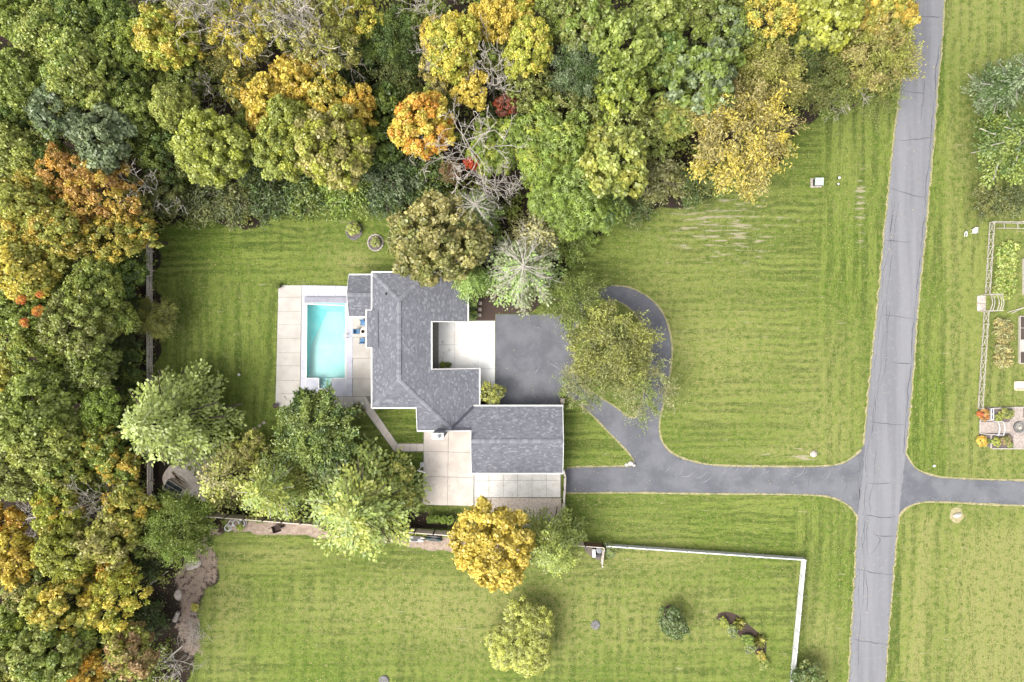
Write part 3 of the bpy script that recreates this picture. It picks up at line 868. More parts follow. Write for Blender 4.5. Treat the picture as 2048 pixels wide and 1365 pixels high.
    # metal valleys where the garage roof meets the main roof
    for a, b in (((xX, yX, fS(0, yX)), (xv, ygn, fE(xv, 0))), ((xX, yX, fS(0, yX)), (xgw, yX, fS(0, yX)))):
        mb = MB(); a, b = Vector(a) - O, Vector(b) - O; d = (b - a); s_ = Vector((-d.y, d.x, 0)).normalized() * .16; up = Vector((0, 0, .045)); e = Vector((0, 0, .05))
        mb.poly([a + s_ + up + e, a + up, b + up, b + s_ + up + e]); mb.poly([a + up, a - s_ + up + e, b - s_ + up + e, b + up])
        mb.build('valley_flashing', M['felt'], t)
    # gutters: one part for each eave
    def gutter(a, b, w=.17, h=.14, up=.0):
        mb = MB(); a, b = Vector(a) - O, Vector(b) - O
        d = (b - a).normalized()
        mb.bar(a + Vector((0, 0, up)), b + Vector((0, 0, up)), w, h)
        mb.build('gutter', M['white'], t)
    g = .09
    gutter((xw - g, yN + g, fW(xw, 0)), (xw - g, yb0, fW(xw, 0))); gutter((xw - g, yb1, fW(xw, 0)), (xw - g, yS1 - g, fW(xw, 0)))
    gutter((xw - g, yN + g, fN(0, yN)), (xr + dx, yN + g, fN(0, yN)))
    gutter((xr + dx, yN + g, fE(xr + dx, 0)), (xen + g, yN + g, fE(xen, 0)), .1)
    gutter((xen + g, yN + g, fE(xen, 0)), (xen + g, ycn - g, fE(xen, 0)))
    gutter((xec, ycn - .05, fE(xec, 0)), (xen + g, ycn - .05, fE(xen, 0)), .12)
    gutter((xec + g, ycn, fE(xec, 0)), (xec + g, ycs, fE(xec, 0)))
    gutter((xec, ycs + .05, fE(xec, 0)), (xes + g, ycs + .05, fE(xes, 0)), .09)
    gutter((xes + g, ycs + g, fE(xes, 0)), (xes + g, ygn, fE(xes, 0)))
    gutter((xv, ygn + g, fGN(0, ygn)), (xge + .1, ygn + g, fGN(0, ygn)))
    gutter((xge + .04, ygn, fGN(0, ygn)), (xge + .04, yg, zg), .08, .16); gutter((xge + .04, yg, zg), (xge + .04, ygs, fGS(0, ygs)), .08, .16)
    gutter((xgw - .02, ygs - g, fGS(0, ygs)), (xge + .1, ygs - g, fGS(0, ygs)))
    gutter((xgw - .04, yS2 - .1, fGS(0, yS2)), (xgw - .04, ygs, fGS(0, ygs)), .08, .16)
    gutter((xsw - .05, yS2 - g, fS(0, yS2)), (xgw - .02, yS2 - g, fS(0, yS2)))
    gutter((xsw - .04, yS1, fS(0, yS1)), (xsw - .04, yS2, fS(0, yS2)), .08, .16)
    gutter((xw - g, yS1 - g, fS(0, yS1)), (xsw - .02, yS1 - g, fS(0, yS1)))
    gutter((xb0 - g, yb0, fB(xb0, 0)), (xb0 - g, yb1, fB(xb0, 0)))
    gutter((xb0 - .1, yb0 + .03, fB(xb0, 0)), (xw, yb0 + .03, fB(xw, 0)), .07, .16); gutter((xb0 - .1, yb1 - .03, fB(xb0, 0)), (xw, yb1 - .03, fB(xw, 0)), .07, .16)
    gutter((xq0, yqn + g, ze), (xq1, yqn + g, ze)); gutter((xq0, yqs - g, ze), (xq1, yqs - g, ze))
    gutter((xq0 - .04, yqn, ze), (xq0 - .04, yq, zq), .06, .16); gutter((xq0 - .04, yq, zq), (xq0 - .04, yqs, ze), .06, .16)
    # walls under the eaves
    def zroof(x, y):
        z = []
        if y > ygn or x < xX: z += [min(fW(x, y), fE(x, y), max(fN(x, y), -9), fS(x, y))]
        if x > xX and y <= ygn + .1: z += [min(fGN(x, y), fGS(x, y))]
        return max(z) if z else 2.4
    inn = .55
    loop = [(xw + inn, yN - inn), (xen - inn, yN - inn), (xen - inn, ycn + inn), (xec - inn, ycn + inn), (xec - inn, ycs - inn), (xes - inn, ycs - inn), (xes - inn, ygn - inn),
            (xge - inn, ygn - inn), (xge - inn, ygs + inn), (xgw + inn, ygs + inn), (xgw + inn, yS2 + inn), (xsw + inn, yS2 + inn), (xsw + inn, yS1 + inn), (xw + inn, yS1 + inn)]
    def wall_seg(a, b, za, zb_):
        mb = MB(); a, b = Vector((*a, 0)) - O, Vector((*b, 0)) - O
        d = (b - a).normalized(); s = Vector((-d.y, d.x, 0)) * .08
        mb.hexa([a - s, b - s, b + s, a + s], [a - s + Vector((0, 0, za)), b - s + Vector((0, 0, zb_)), b + s + Vector((0, 0, zb_)), a + s + Vector((0, 0, za))])
        w = mb.build('wall', M['wall'], t)
        return w
    for a, b in zip(loop, loop[1:] + loop[:1]):
        wall_seg(a, b, max(2.1, zroof(*a) - .3), max(2.1, zroof(*b) - .3))
    for a, b, z1, z2 in (((xq0 + .4, yqn - .5), (xq1, yqn - .5), 2.5, 2.5), ((xq0 + .4, yqs + .5), (xq1, yqs + .5), 2.5, 2.5),
                         ((xq0 + .4, yqn - .5), (xq0 + .4, yq), 2.5, 3.1), ((xq0 + .4, yq), (xq0 + .4, yqs + .5), 3.1, 2.5),
                         ((xb0 + .45, yb0 - .3), (xb0 + .45, yb1 + .3), 3.7, 3.7), ((xb0 + .45, yb0 - .3), (xw + inn, yb0 - .3), 3.7, 3.8), ((xb0 + .45, yb1 + .3), (xw + inn, yb1 + .3), 3.7, 3.8)):
        wall_seg(a, b, z1, z2)
    # windows, doors
    def opening(name, x, y, z0, z1, w, along, out_n, m, frame=True):
        c = Vector((x, y, 0)) - O; nrm = Vector((*out_n, 0)); al = Vector((*along, 0))
        mb = MB(); c2 = c + nrm * .10
        rz = math.atan2(al.y, al.x)
        mb.box((c2.x, c2.y, (z0 + z1) / 2), (w, .06, z1 - z0), rz)
        o = mb.build(name, m, t)
        if frame:
            f2 = MB(); c3 = c + nrm * .12
            for s_ in (-1, 1):
                e = c3 + al * (s_ * (w / 2 + .04)); f2.box((e.x, e.y, (z0 + z1) / 2), (.08, .09, z1 - z0 + .16), rz)
            f2.box((c3.x, c3.y, z1 + .04), (w - .002, .09, .08), rz); f2.box((c3.x, c3.y, z0 - .04), (w - .002, .09, .08), rz)
            f2.build('frame', M['white'], o)
        return o
    EX, NY = (0, 1), (1, 0)
    for i in range(4): opening('window', xw + inn, yS1 + 2.2 + i * 2.2, .9, 2.2, 1.4, EX, (-1, 0), M['glass'])
    opening('door', xec - inn, (ycn + ycs) / 2, .05, 2.15, 1.8, EX, (1, 0), M['wood_brown'])
    for s_ in (-1, 1): opening('window', xec - inn, (ycn + ycs) / 2 + s_ * 2.0, .5, 2.2, 1.2, EX, (1, 0), M['glass'])
    for i in range(2): opening('garage_door', xge - inn - 2.4 - i * 4.4, ygn - inn, .03, 2.0, 3.2, NY, (0, 1), M['white'])
    for i in range(3): opening('window', xw + inn + 1.6 + i * 2.6, yN - inn, .9, 2.1, 1.4, NY, (0, 1), M['glass'])
    for i in range(3): opening('window', xgw + inn + 1.6 + i * 3.2, ygs + inn, .9, 2.0, 1.6, NY, (0, -1), M['glass'])
    opening('door', (xsw + xgw) / 2 + 1.4, yS2 + inn, .06, 2.1, 1.8, NY, (0, -1), M['glass'])
    # chimney against the south eave
    zc = 6.2
    a, b = P(863.5, 866.5, zc) - O, P(887, 879, zc) - O
    cx, cy = (a.x + b.x) / 2, (a.y + b.y) / 2; w, d = abs(b.x - a.x), abs(b.y - a.y)
    M['chimney'] = mat('chimney_brick', C(176, 178, 186), C(156, 158, 168), 5, rough=.9, bmp=.4)
    mb = MB(); mb.box((cx, cy, 3.0), (w - .1, d - .1, 6.0)); ch = mb.build('chimney', M['chimney'], t)
    mb = MB(); mb.box((cx, cy, zc - .12), (w, d, .24)); mb.build('chimney_cap', M['white'], ch)
    mb = MB(); mb.lathe([(.16, zc), (.16, zc + .22), (.22, zc + .24), (.02, zc + .34)], (cx + .15, cy, 0)); mb.build('flue', M['metal_grey'], ch, smooth=False)
    # plumbing vent
    v0 = P(773, 588, fW(P(773, 588, 4.6).x, 0)) - O
    mb = MB(); mb.lathe([(.16, v0.z + .0), (.16, v0.z + .03), (.07, v0.z + .05), (.07, v0.z + .4), (.04, v0.z + .4)], (v0.x, v0.y, 0)); mb.build('vent_pipe', M['black'], t)
    # downspouts
    for (x, y, z) in ((xw - .05, yS1 + .3, 3.8), (xge - .3, ygs - .05, 2.3), (xen + .05, ycn + .3, 2.3), (xsw + .4, yS2 - .03, 3.0)):
        mb = MB(); q = Vector((x, y, 0)) - O; mb.box((q.x, q.y, z / 2), (.09, .09, z)); mb.build('downspout', M['white'], t)
make_house()

# ---------------------------------------------------------------- vegetation meshes
def unit(a):
    return a / np.maximum(np.linalg.norm(a, axis=-1, keepdims=True), 1e-6)

def leaf_mesh(name, pos, nrm, dirn, L, W, tint, v, fold=.22, droop=.18):
    n = len(pos)
    nrm = unit(nrm)
    dirn = unit(dirn - nrm * (dirn * nrm).sum(1, keepdims=True))
    side = np.cross(nrm, dirn)
    L = np.asarray(L).reshape(-1, 1) * np.ones((n, 1)); W = np.asarray(W).reshape(-1, 1) * np.ones((n, 1))
    base = pos - dirn * L * .5 - nrm * L * droop * .5
    tip = pos + dirn * L * .5 - nrm * L * droop
    lf = pos + side * W * .5 + dirn * L * .05 - nrm * W * fold * .2
    rt = pos - side * W * .5 + dirn * L * .05 - nrm * W * fold * .2
    base = base + nrm * W * fold * .5; tip = tip + nrm * W * fold * .3
    co = np.stack([base, rt, tip, lf], 1).reshape(-1, 3)
    i = np.arange(n) * 4
    tri = np.stack([i, i + 1, i + 2, i, i + 2, i + 3], 1).ravel()
    me = bpy.data.meshes.new(name)
    me.vertices.add(len(co)); me.vertices.foreach_set('co', co.astype(np.float32).ravel())
    me.loops.add(len(tri)); me.loops.foreach_set('vertex_index', tri.astype(np.int32))
    me.polygons.add(2 * n); me.polygons.foreach_set('loop_start', np.arange(0, 6 * n, 3, dtype=np.int32)); me.polygons.foreach_set('loop_total', np.full(2 * n, 3, np.int32))
    for nm, a in (('tint', tint), ('v', v)):
        at = me.attributes.new(nm, 'FLOAT', 'FACE'); at.data.foreach_set('value', np.repeat(np.asarray(a, np.float32), 2))
    me.update(calc_edges=True)
    me.materials.append(M['leaf'])
    return me

def fib(n, zmin):
    i = np.arange(n) + .5
    z = 1 - (1 - zmin) * i / n
    t = np.pi * (1 + 5 ** .5) * i
    r = np.sqrt(1 - z * z)
    return np.stack([r * np.cos(t), r * np.sin(t), z], 1)

def crown_broad(name, seed, Rn=5.0, flat=.75, ncl=62, rc=(.75, 1.45), per=200, leaf=.47, wid=.85, rough=.26, fillin=.35, loose=.55, lobes=0):
    r = np.random.default_rng(seed)
    if lobes:
        L_ = [(np.array([0, 0, .12 * Rn]), .56 * Rn)]
        a0 = r.uniform(0, 6.28)
        for q in range(lobes):
            a = a0 + 2 * np.pi * q / lobes + r.normal(0, .25)
            rl = Rn * r.uniform(.36, .52)
            L_.append((np.array([np.cos(a), np.sin(a), 0]) * (Rn * .95 - rl) * r.uniform(.8, 1.08) + [0, 0, Rn * r.uniform(-.28, .12)], rl))
        cc, dd_ = [], []
        for q, (c0, rl) in enumerate(L_):
            n_ = max(6, int(ncl * (rl / Rn) ** 2 * 1.05))
            df = fib(n_, -.3); df = unit(df + r.normal(0, .2, df.shape))
            pt = c0 + df * (rl * .86 * r.uniform(.82, 1.05, n_))[:, None]
            keep = np.ones(n_, bool)
            for q2, (c2, r2) in enumerate(L_):
                if q2 != q: keep &= np.linalg.norm(pt - c2, axis=1) > r2 * .8
            cc.append(pt[keep]); dd_.append(df[keep])
        c = np.concatenate(cc) * [1, 1, flat]; d = np.concatenate(dd_); ncl = len(c)
    else:
      d = fib(ncl, -.35); d = unit(d + r.normal(0, .16, d.shape))
      lob = 1 + rough * (np.sin(d[:, 0] * 3.1 + seed) + np.sin(d[:, 1] * 3.7 + 2 * seed) + .6 * np.sin((d[:, 0] + d[:, 1]) * 6.3 + seed * .7)) * .6
      c = d * (Rn * .84 * lob * r.uniform(.82, 1.04, ncl))[:, None] * np.array([1, 1, flat])
    nin = int(ncl * fillin)
    di = unit(r.normal(0, 1, (nin, 3)) * [1, 1, .6]); ci = di * (Rn * r.uniform(.3, .62, nin))[:, None] * np.array([1, 1, flat])
    c = np.concatenate([c, ci]); d = np.concatenate([d, di])
    n = len(c)
    rcl = r.uniform(rc[0], rc[1], n)
    ct = r.random(n); cv = r.random(n)
    cnt = np.maximum(20, (per * (rcl / np.mean(rc)) ** 2)).astype(int)
    k = np.repeat(np.arange(n), cnt); N = len(k)
    out = unit(d[k] + [0, 0, .45])
    dd = unit(r.normal(0, 1, (N, 3)) + .85 * out)
    pos = c[k] + dd * (rcl[k] * np.minimum(r.uniform(.5, 1.1, N) ** .6 * (1 + .35 * (r.random(N) > .88)), 1.5))[:, None] * [1, 1, .78]
    nr = unit(dd * .9 + [0, 0, .45] + r.normal(0, loose, (N, 3)))
    dr = unit(dd * [1, 1, .2] + out * .4 + r.normal(0, .7, (N, 3)))
    L = leaf * r.uniform(.7, 1.35, N); W = L * wid * r.uniform(.8, 1.15, N)
    tint = np.clip(.62 * ct[k] + .38 * r.random(N), 0, 1)
    v = np.clip(.45 * cv[k] + .55 * r.random(N), 0, 1)
    return leaf_mesh(name, pos, nr, dr, L, W, tint, v)

def crown_fine(name, seed, Rn=5.0, flat=.7, ncl=80, per=190, leaf=.28, wid=.36, rc=(.6, 1.35), zmin=-.2):
    """willowy foliage: narrow leaves on drooping sprays with gaps"""
    r = np.random.default_rng(seed)
    d = fib(ncl, zmin); d = unit(d + r.normal(0, .22, d.shape))
    c = d * (Rn * .9 * r.uniform(.55, 1.08, ncl))[:, None] * np.array([1, 1, flat])
    rcl = r.uniform(*rc, ncl); ct, cv = r.random(ncl), r.random(ncl)
    ax = unit(d * [1, 1, .1] + r.normal(0, .45, (ncl, 3)) + [0, 0, -.12])
    k = np.repeat(np.arange(ncl), per); N = len(k)
    u = r.normal(0, .55, N)
    off = r.normal(0, 1, (N, 3)) * [.42, .42, .3]
    pos = c[k] + ax[k] * (u * rcl[k] * 1.25)[:, None] + off * rcl[k][:, None] * .8
    nr = unit(r.normal(0, .6, (N, 3)) + [0, 0, .8])
    dr = unit(ax[k] + r.normal(0, .75, (N, 3)) + [0, 0, -.25])
    L = leaf * r.uniform(.7, 1.5, N); W = L * wid * r.uniform(.8, 1.3, N)
    return leaf_mesh(name, pos, nr, dr, L, W, np.clip(.6 * ct[k] + .4 * r.random(N), 0, 1), np.clip(.4 * cv[k] + .6 * r.random(N), 0, 1), .1, .3)

def crown_star(name, seed, Rn=5.0, flat=.7, nros=900, leaf=.52):
    """rosettes of leaflets, sumac-like"""
    r = np.random.default_rng(seed)
    d = fib(nros, -.15); d = unit(d + r.normal(0, .1, d.shape))
    lob = 1 + .14 * (np.sin(d[:, 0] * 5 + seed) + np.sin(d[:, 1] * 6 + seed * 2))
    c = d * (Rn * .95 * lob * r.uniform(.62, 1.03, nros))[:, None] * np.array([1, 1, flat])
    up = unit(d * .55 + [0, 0, 1] + r.normal(0, .22, d.shape))
    ct = np.clip(.5 + .5 * np.sin(c[:, 0] * 1.1 + seed) * np.cos(c[:, 1] * 1.3) + r.normal(0, .2, nros), 0, 1); cv = r.random(nros)
    m = 8
    k = np.repeat(np.arange(nros), m); N = len(k)
    a = np.tile(np.arange(m) * 2 * np.pi / m, nros) + np.repeat(r.uniform(0, 6, nros), m) + r.normal(0, .2, N)
    s = unit(np.cross(up, [0.31, .95, .1])); u2 = np.cross(up, s)
    dr = s[k] * np.cos(a)[:, None] + u2[k] * np.sin(a)[:, None]
    L = leaf * r.uniform(.7, 1.3, N)
    pos = c[k] + dr * (L * .5)[:, None]
    nr = unit(up[k] + dr * .25)
    return leaf_mesh(name, pos, nr, dr, L, L * .3, np.clip(.7 * ct[k] + .3 * r.random(N), 0, 1), np.clip(.6 * cv[k] + .4 * r.random(N), 0, 1), .3, .3)

def crown_pine(name, seed, Rn=5.0, hn=11.0, levels=10, nb=7, leaf=.36, wid=.62, dens=1.25, gap=.0, power=.75):
    """whorls of boughs with side sprays; base at z = 0"""
    r = np.random.default_rng(seed)
    P_, D_, N_, T_, V_ = [], [], [], [], []
    for lv in range(levels):
        f = (lv + .5) / levels
        z0 = hn * (.08 + .9 * f)
        ln = Rn * (1 - f) ** power * r.uniform(.9, 1.1) + .25
        n = max(4, int(nb * (1 - .35 * f)))
        a0 = r.uniform(0, 6.28)
        for b in range(n):
            if r.random() < gap: continue
            a = a0 + 2 * np.pi * b / n + r.normal(0, .18)
            l = ln * r.uniform(.72, 1.12)
            ct, cv = r.random(), r.random()
            d = np.array([np.cos(a), np.sin(a), 0]); sd = np.array([-np.sin(a), np.cos(a), 0])
            ts = np.arange(.18, 1.0, .42 / l / dens)
            for t in ts:
                p = d * l * t + [0, 0, z0 + l * (.16 * t - .22 * t * t)]
                tw = (.12 + .36 * (1 - t) * min(1, t * 3)) * l + .18
                for sgn in (-1, 1):
                    dirt = unit(d * .75 + sd * sgn * .8 + r.normal(0, .12, 3))
                    m = max(1, int(tw / .30 * dens))
                    for q in range(m):
                        P_.append(p + dirt * tw * (q + .7) / m + r.normal(0, .06, 3)); D_.append(unit(dirt + d * .4 + r.normal(0, .25, 3)))
                        N_.append(unit(np.array([0, 0, 1]) + .35 * d + r.normal(0, .5, 3))); T_.append(.6 * ct + .4 * r.random()); V_.append(.45 * cv + .55 * r.random())
                P_.append(p + [0, 0, .06]); D_.append(d); N_.append(unit(np.array([0, 0, 1.]) + r.normal(0, .2, 3))); T_.append(ct); V_.append(.5 * cv + .5 * r.random())
            for q in range(4):
                P_.append(d * l + r.normal(0, .12, 3) + [0, 0, z0 - .06 * l]); D_.append(unit(d + r.normal(0, .3, 3))); N_.append(unit(np.array([0, 0, 1.]) + r.normal(0, .3, 3))); T_.append(ct); V_.append(.7 * cv + .3)
    n = len(P_)
    L = leaf * r.uniform(.75, 1.3, n)
    return leaf_mesh(name, np.array(P_), np.array(N_), np.array(D_), L, L * wid, np.clip(T_, 0, 1), np.clip(V_, 0, 1), .3, .2)

def limb_mesh(name, seed, h, Rn, n_limb=7, depth=3, r0=.22, crook=.35, rise=.7, twig=.018, start=.35, sub=3, m='bark'):
    """tapered trunk with limbs that fork; base at z = 0"""
    r = random.Random(seed)
    mb = MB()
    pts = [Vector((0, 0, 0))]
    for i in range(1, 6):
        pts.append(Vector((r.uniform(-.12, .12) * i * .35, r.uniform(-.12, .12) * i * .35, h * .82 * i / 5)))
    rad = lambda t: r0 * (1 - .82 * t) + .02
    for i in range(5): mb.tube(pts[i], pts[i + 1], rad(i / 5) * (1.35 if i == 0 else 1), rad((i + 1) / 5), 7, cap=False)
    def grow(p, d, l, rr, dep):
        k = 4 if dep > 1 else 3
        q = p
        for s in range(k):
            d2 = (d + Vector((r.gauss(0, crook * .35), r.gauss(0, crook * .35), r.gauss(0, crook * .25)))).normalized()
            e = q + d2 * (l / k)
            ra, rb = max(twig, rr * (1 - .55 * s / k)), max(twig, rr * (1 - .55 * (s + 1) / k))
            mb.tube(q, e, ra, rb, 5 if dep > 1 else 3, cap=False)
            q, d = e, d2
            if dep > 0:
                for _ in range(sub if s > 0 else 1):
                    if r.random() < .75:
                        sd_ = Vector((r.gauss(0, 1), r.gauss(0, 1), r.gauss(.15, .6)))
                        nd = (d * .9 + sd_.normalized() * .95).normalized()
                        grow(q, nd, l * r.uniform(.38, .62), rb * .6, dep - 1)
    for i in range(n_limb):
        f = start + (1 - start) * (i + .5) / n_limb
        a = i * 2.4 + r.uniform(-.3, .3)
        z = h * .82 * f
        j = min(4, int(f * 5)); p = pts[j].lerp(pts[j + 1], f * 5 - j)
        l = Rn * (1.05 - .45 * f) * r.uniform(.85, 1.1)
        grow(p, Vector((math.cos(a), math.sin(a), rise * r.uniform(.4, 1.2))).normalized(), l, rad(f) * .6, depth)
    me = mb.mesh(name)
    me.materials.append(M[m])
    return me

def spoke_mesh(name, seed, h, Rn, n=60, m='bark_pale'):
    """dead conifer: straight spokes all round the trunk, short side twigs"""
    r = random.Random(seed); mb = MB()
    mb.tube((0, 0, 0), (.1, .1, h), .2, .03, 7)
    for i in range(n):
        f = .35 + .63 * (i + .5) / n
        a = i * 2.4 + r.uniform(-.4, .4); l = Rn * (1.15 - .75 * f) * r.uniform(.7, 1.25)
        p = Vector((.1 * f, .1 * f, h * f)); d = Vector((math.cos(a), math.sin(a), r.uniform(-.1, .35))).normalized()
        q = p
        for s in range(3):
            e = q + (d + Vector((r.gauss(0, .1), r.gauss(0, .1), -.06 * s))).normalized() * l / 3
            mb.tube(q, e, .05 - .012 * s, .038 - .011 * s, 4, cap=False); q = e
            for _ in range(3 if s else 1):
                nd = (d + Vector((r.gauss(0, .55), r.gauss(0, .55), r.gauss(0, .25)))).normalized()
                mb.tube(q, q + nd * l * r.uniform(.15, .35), .022, .014, 3, cap=False)
    me = mb.mesh(name); me.materials.append(M[m]); return me

CR = {
    'broad': [crown_broad('crown', 100 + i, 5.0, .85 + .05 * (i % 3), 125, rc=(.4, .9), per=84, leaf=.38, wid=.75, lobes=5 + i % 3, loose=.75) for i in range(8)],
    'maple': [crown_broad('crown', 130 + i, 5.0, .8, 120, rc=(.42, .9), per=100, leaf=.37, wid=.85, rough=.14, loose=.7) for i in range(3)],
    'small': [crown_broad('crown', 150 + i, 3.0, .9, 84, rc=(.28, .62), per=68, leaf=.33, wid=.75, lobes=4 + i % 2, loose=.75) for i in range(5)],
    'sparse': [crown_broad('crown', 170 + i, 5.0, .75, 92, rc=(.35, .8), per=55, leaf=.34, wid=.65, rough=.22, fillin=.25, loose=.8, lobes=6) for i in range(4)],
    'fine': [crown_fine('crown', 190 + i) for i in range(4)],
    'finethin': [crown_fine('crown', 196 + i, ncl=60, per=95, zmin=-.3) for i in range(2)],
    'star': [crown_star('crown', 210 + i) for i in range(3)],
    'pine': [crown_pine('crown', 230 + i, 5.0, 11, 11, 9, power=.6) for i in range(4)],
    'thinpine': [crown_pine('crown', 240 + i, 5.0, 11, 10, 8, gap=.12, dens=.85, power=.6) for i in range(3)],
    'halfdead': [crown_pine('crown', 246 + i, 5.0, 10, 8, 10, gap=.1, dens=1.1, power=.4) for i in range(2)],
    'dense': [crown_fine('crown', 200 + i, ncl=130, per=170, leaf=.36, wid=.42, rc=(.5, 1.0)) for i in range(2)],
    'shrub': [crown_broad('foliage', 260 + i, 1.5, .7, 24, rc=(.3, .55), per=85, leaf=.2, rough=.18, fillin=.3) for i in range(4)],
    'fineshrub': [crown_fine('foliage', 280 + i, 2.0, .6, 40, 95, leaf=.26, wid=.36, rc=(.35, .7)) for i in range(3)],
}
RN = {'broad': 5, 'maple': 5, 'small': 3, 'sparse': 5, 'fine': 5, 'finethin': 5, 'star': 5, 'pine': 5, 'thinpine': 5, 'halfdead': 5, 'dense': 5, 'shrub': 1.5, 'fineshrub': 2}
TRUNK = {
    'bark': [limb_mesh('trunk', 300 + i, 10, 4.2, 7, 1, .24, sub=1) for i in range(3)],
    'pale': [limb_mesh('trunk', 310 + i, 11, 5.0, 9, 2, .24, crook=.45, rise=.8, twig=.03, sub=2, m='bark_pale') for i in range(3)],
    'stem': [limb_mesh('stem', 320, 1.2, 1.0, 5, 1, .05, sub=1)],
    'pine': [limb_mesh('trunk', 325, 12, 3.6, 22, 0, .24, crook=.15, rise=.1, twig=.025, start=.15), limb_mesh('trunk', 326, 12, 3.6, 22, 0, .24, crook=.15, rise=.1, twig=.025, start=.15, m='bark_grey')],
}
BARE = {
    'tree': [limb_mesh('branches', 340 + i, 11, 5.2, 13, 3, .16, crook=.6, rise=.5, twig=.024, sub=1, m='bark_pale') for i in range(2)],
    'grey': [limb_mesh('branches', 350 + i, 9, 4.4, 9, 3, .18, crook=.5, rise=.6, twig=.03, sub=1, m='bark_grey') for i in range(2)],
    'spoke': [spoke_mesh('branches', 360, 11.2, 4.3, 70, 'bark_grey'), spoke_mesh('branches', 361, 11.2, 4.0, 50, 'bark_grey')],
}
PAL = dict(green=(144, 162, 68), dgreen=(100, 124, 58), lgreen=(178, 188, 92), blue=(134, 150, 106), lime=(188, 194, 72), ygreen=(180, 182, 80), yellow=(236, 212, 88),
           gold=(226, 196, 80), orange=(246, 178, 64), brown=(214, 168, 88), tan=(186, 174, 104), olive=(138, 142, 72), red=(214, 66, 42), rust=(158, 98, 80), pink=(186, 154, 106),
           pineL=(158, 174, 82), pineY=(178, 186, 76), pineG=(152, 162, 112), dolive=(104, 116, 62), bright=(146, 170, 62), greyg=(170, 168, 112), limec=(160, 190, 92))
LEAFK = 1.42
crown_count = [0]
def foliage(o, c1, c2, mix):
    def soft(c):
        m = (c[0] + c[1] + c[2]) / 3
        q = [v * .95 + m * .05 for v in c[:3]]
        q[1] = min(.85, q[1] + .05 * max(0, q[0] - q[1]))
        return (*q, 1)
    a = soft(C(*PAL[c1], k=LEAFK)); b = soft(C(*PAL[c2], k=LEAFK))
    o.color = a
    o['leaf_b'] = [b[0], b[1], b[2]]
    o['leaf_mix'] = float(mix)

def tree(kind, x, y, r, h, c1, c2, mix, label, name='broadleaf_tree', group=None, trunk='bark', asp=1.0, cat='tree', bare=None):
    i = crown_count[0]; crown_count[0] += 1
    rr = random.Random(1000 + i)
    asp = float(asp)
    conif = kind in ('pine', 'thinpine', 'halfdead')
    zc = h * (.5 if conif else .64)
    p = P(x, y, zc); rad = r / PX * (H - zc) / H
    t = empty(name, (p.x, p.y, 0), rr.uniform(0, 6.28))
    tag(t, label, cat, group)
    if trunk:
        lst = TRUNK['pine'] if conif else TRUNK[trunk]
        tm = lst[1] if conif and trunk == 'pale' else rr.choice(lst)
        hn = 12 if conif else (1.2 if trunk == 'stem' else 10.5)
        o = link('stem' if trunk == 'stem' else 'trunk', tm, None, t)
        k = h / hn
        wk = rad / (3.6 if conif else (1.0 if trunk == 'stem' else 4.6))
        o.scale = (wk * .95, wk * .95, k * .97)
    if kind:
        me = CR[kind][i % len(CR[kind])]
        o = link('foliage' if kind in ('shrub', 'fineshrub') else 'crown', me, None, t)
        s = rad / RN[kind] / (1.0 if conif else 1.03)
        if conif:
            o.location = (0, 0, h * .06); o.scale = (s, s * asp, h * .95 / 11)
        else:
            o.location = (0, 0, zc)
            asp = asp * rr.uniform(.86, 1.16); o.scale = (s / asp ** .5, s * asp ** .5, min(1.35 * s, max(.75 * s, h * .36 / (RN[kind] * .75))))
        foliage(o, c1, c2, mix)
    if bare:
        bm = rr.choice(BARE[bare]); o = link('branches', bm, None, t)
        k = rad / 4.4
        o.scale = (k, k, h / 10.2)
    return t

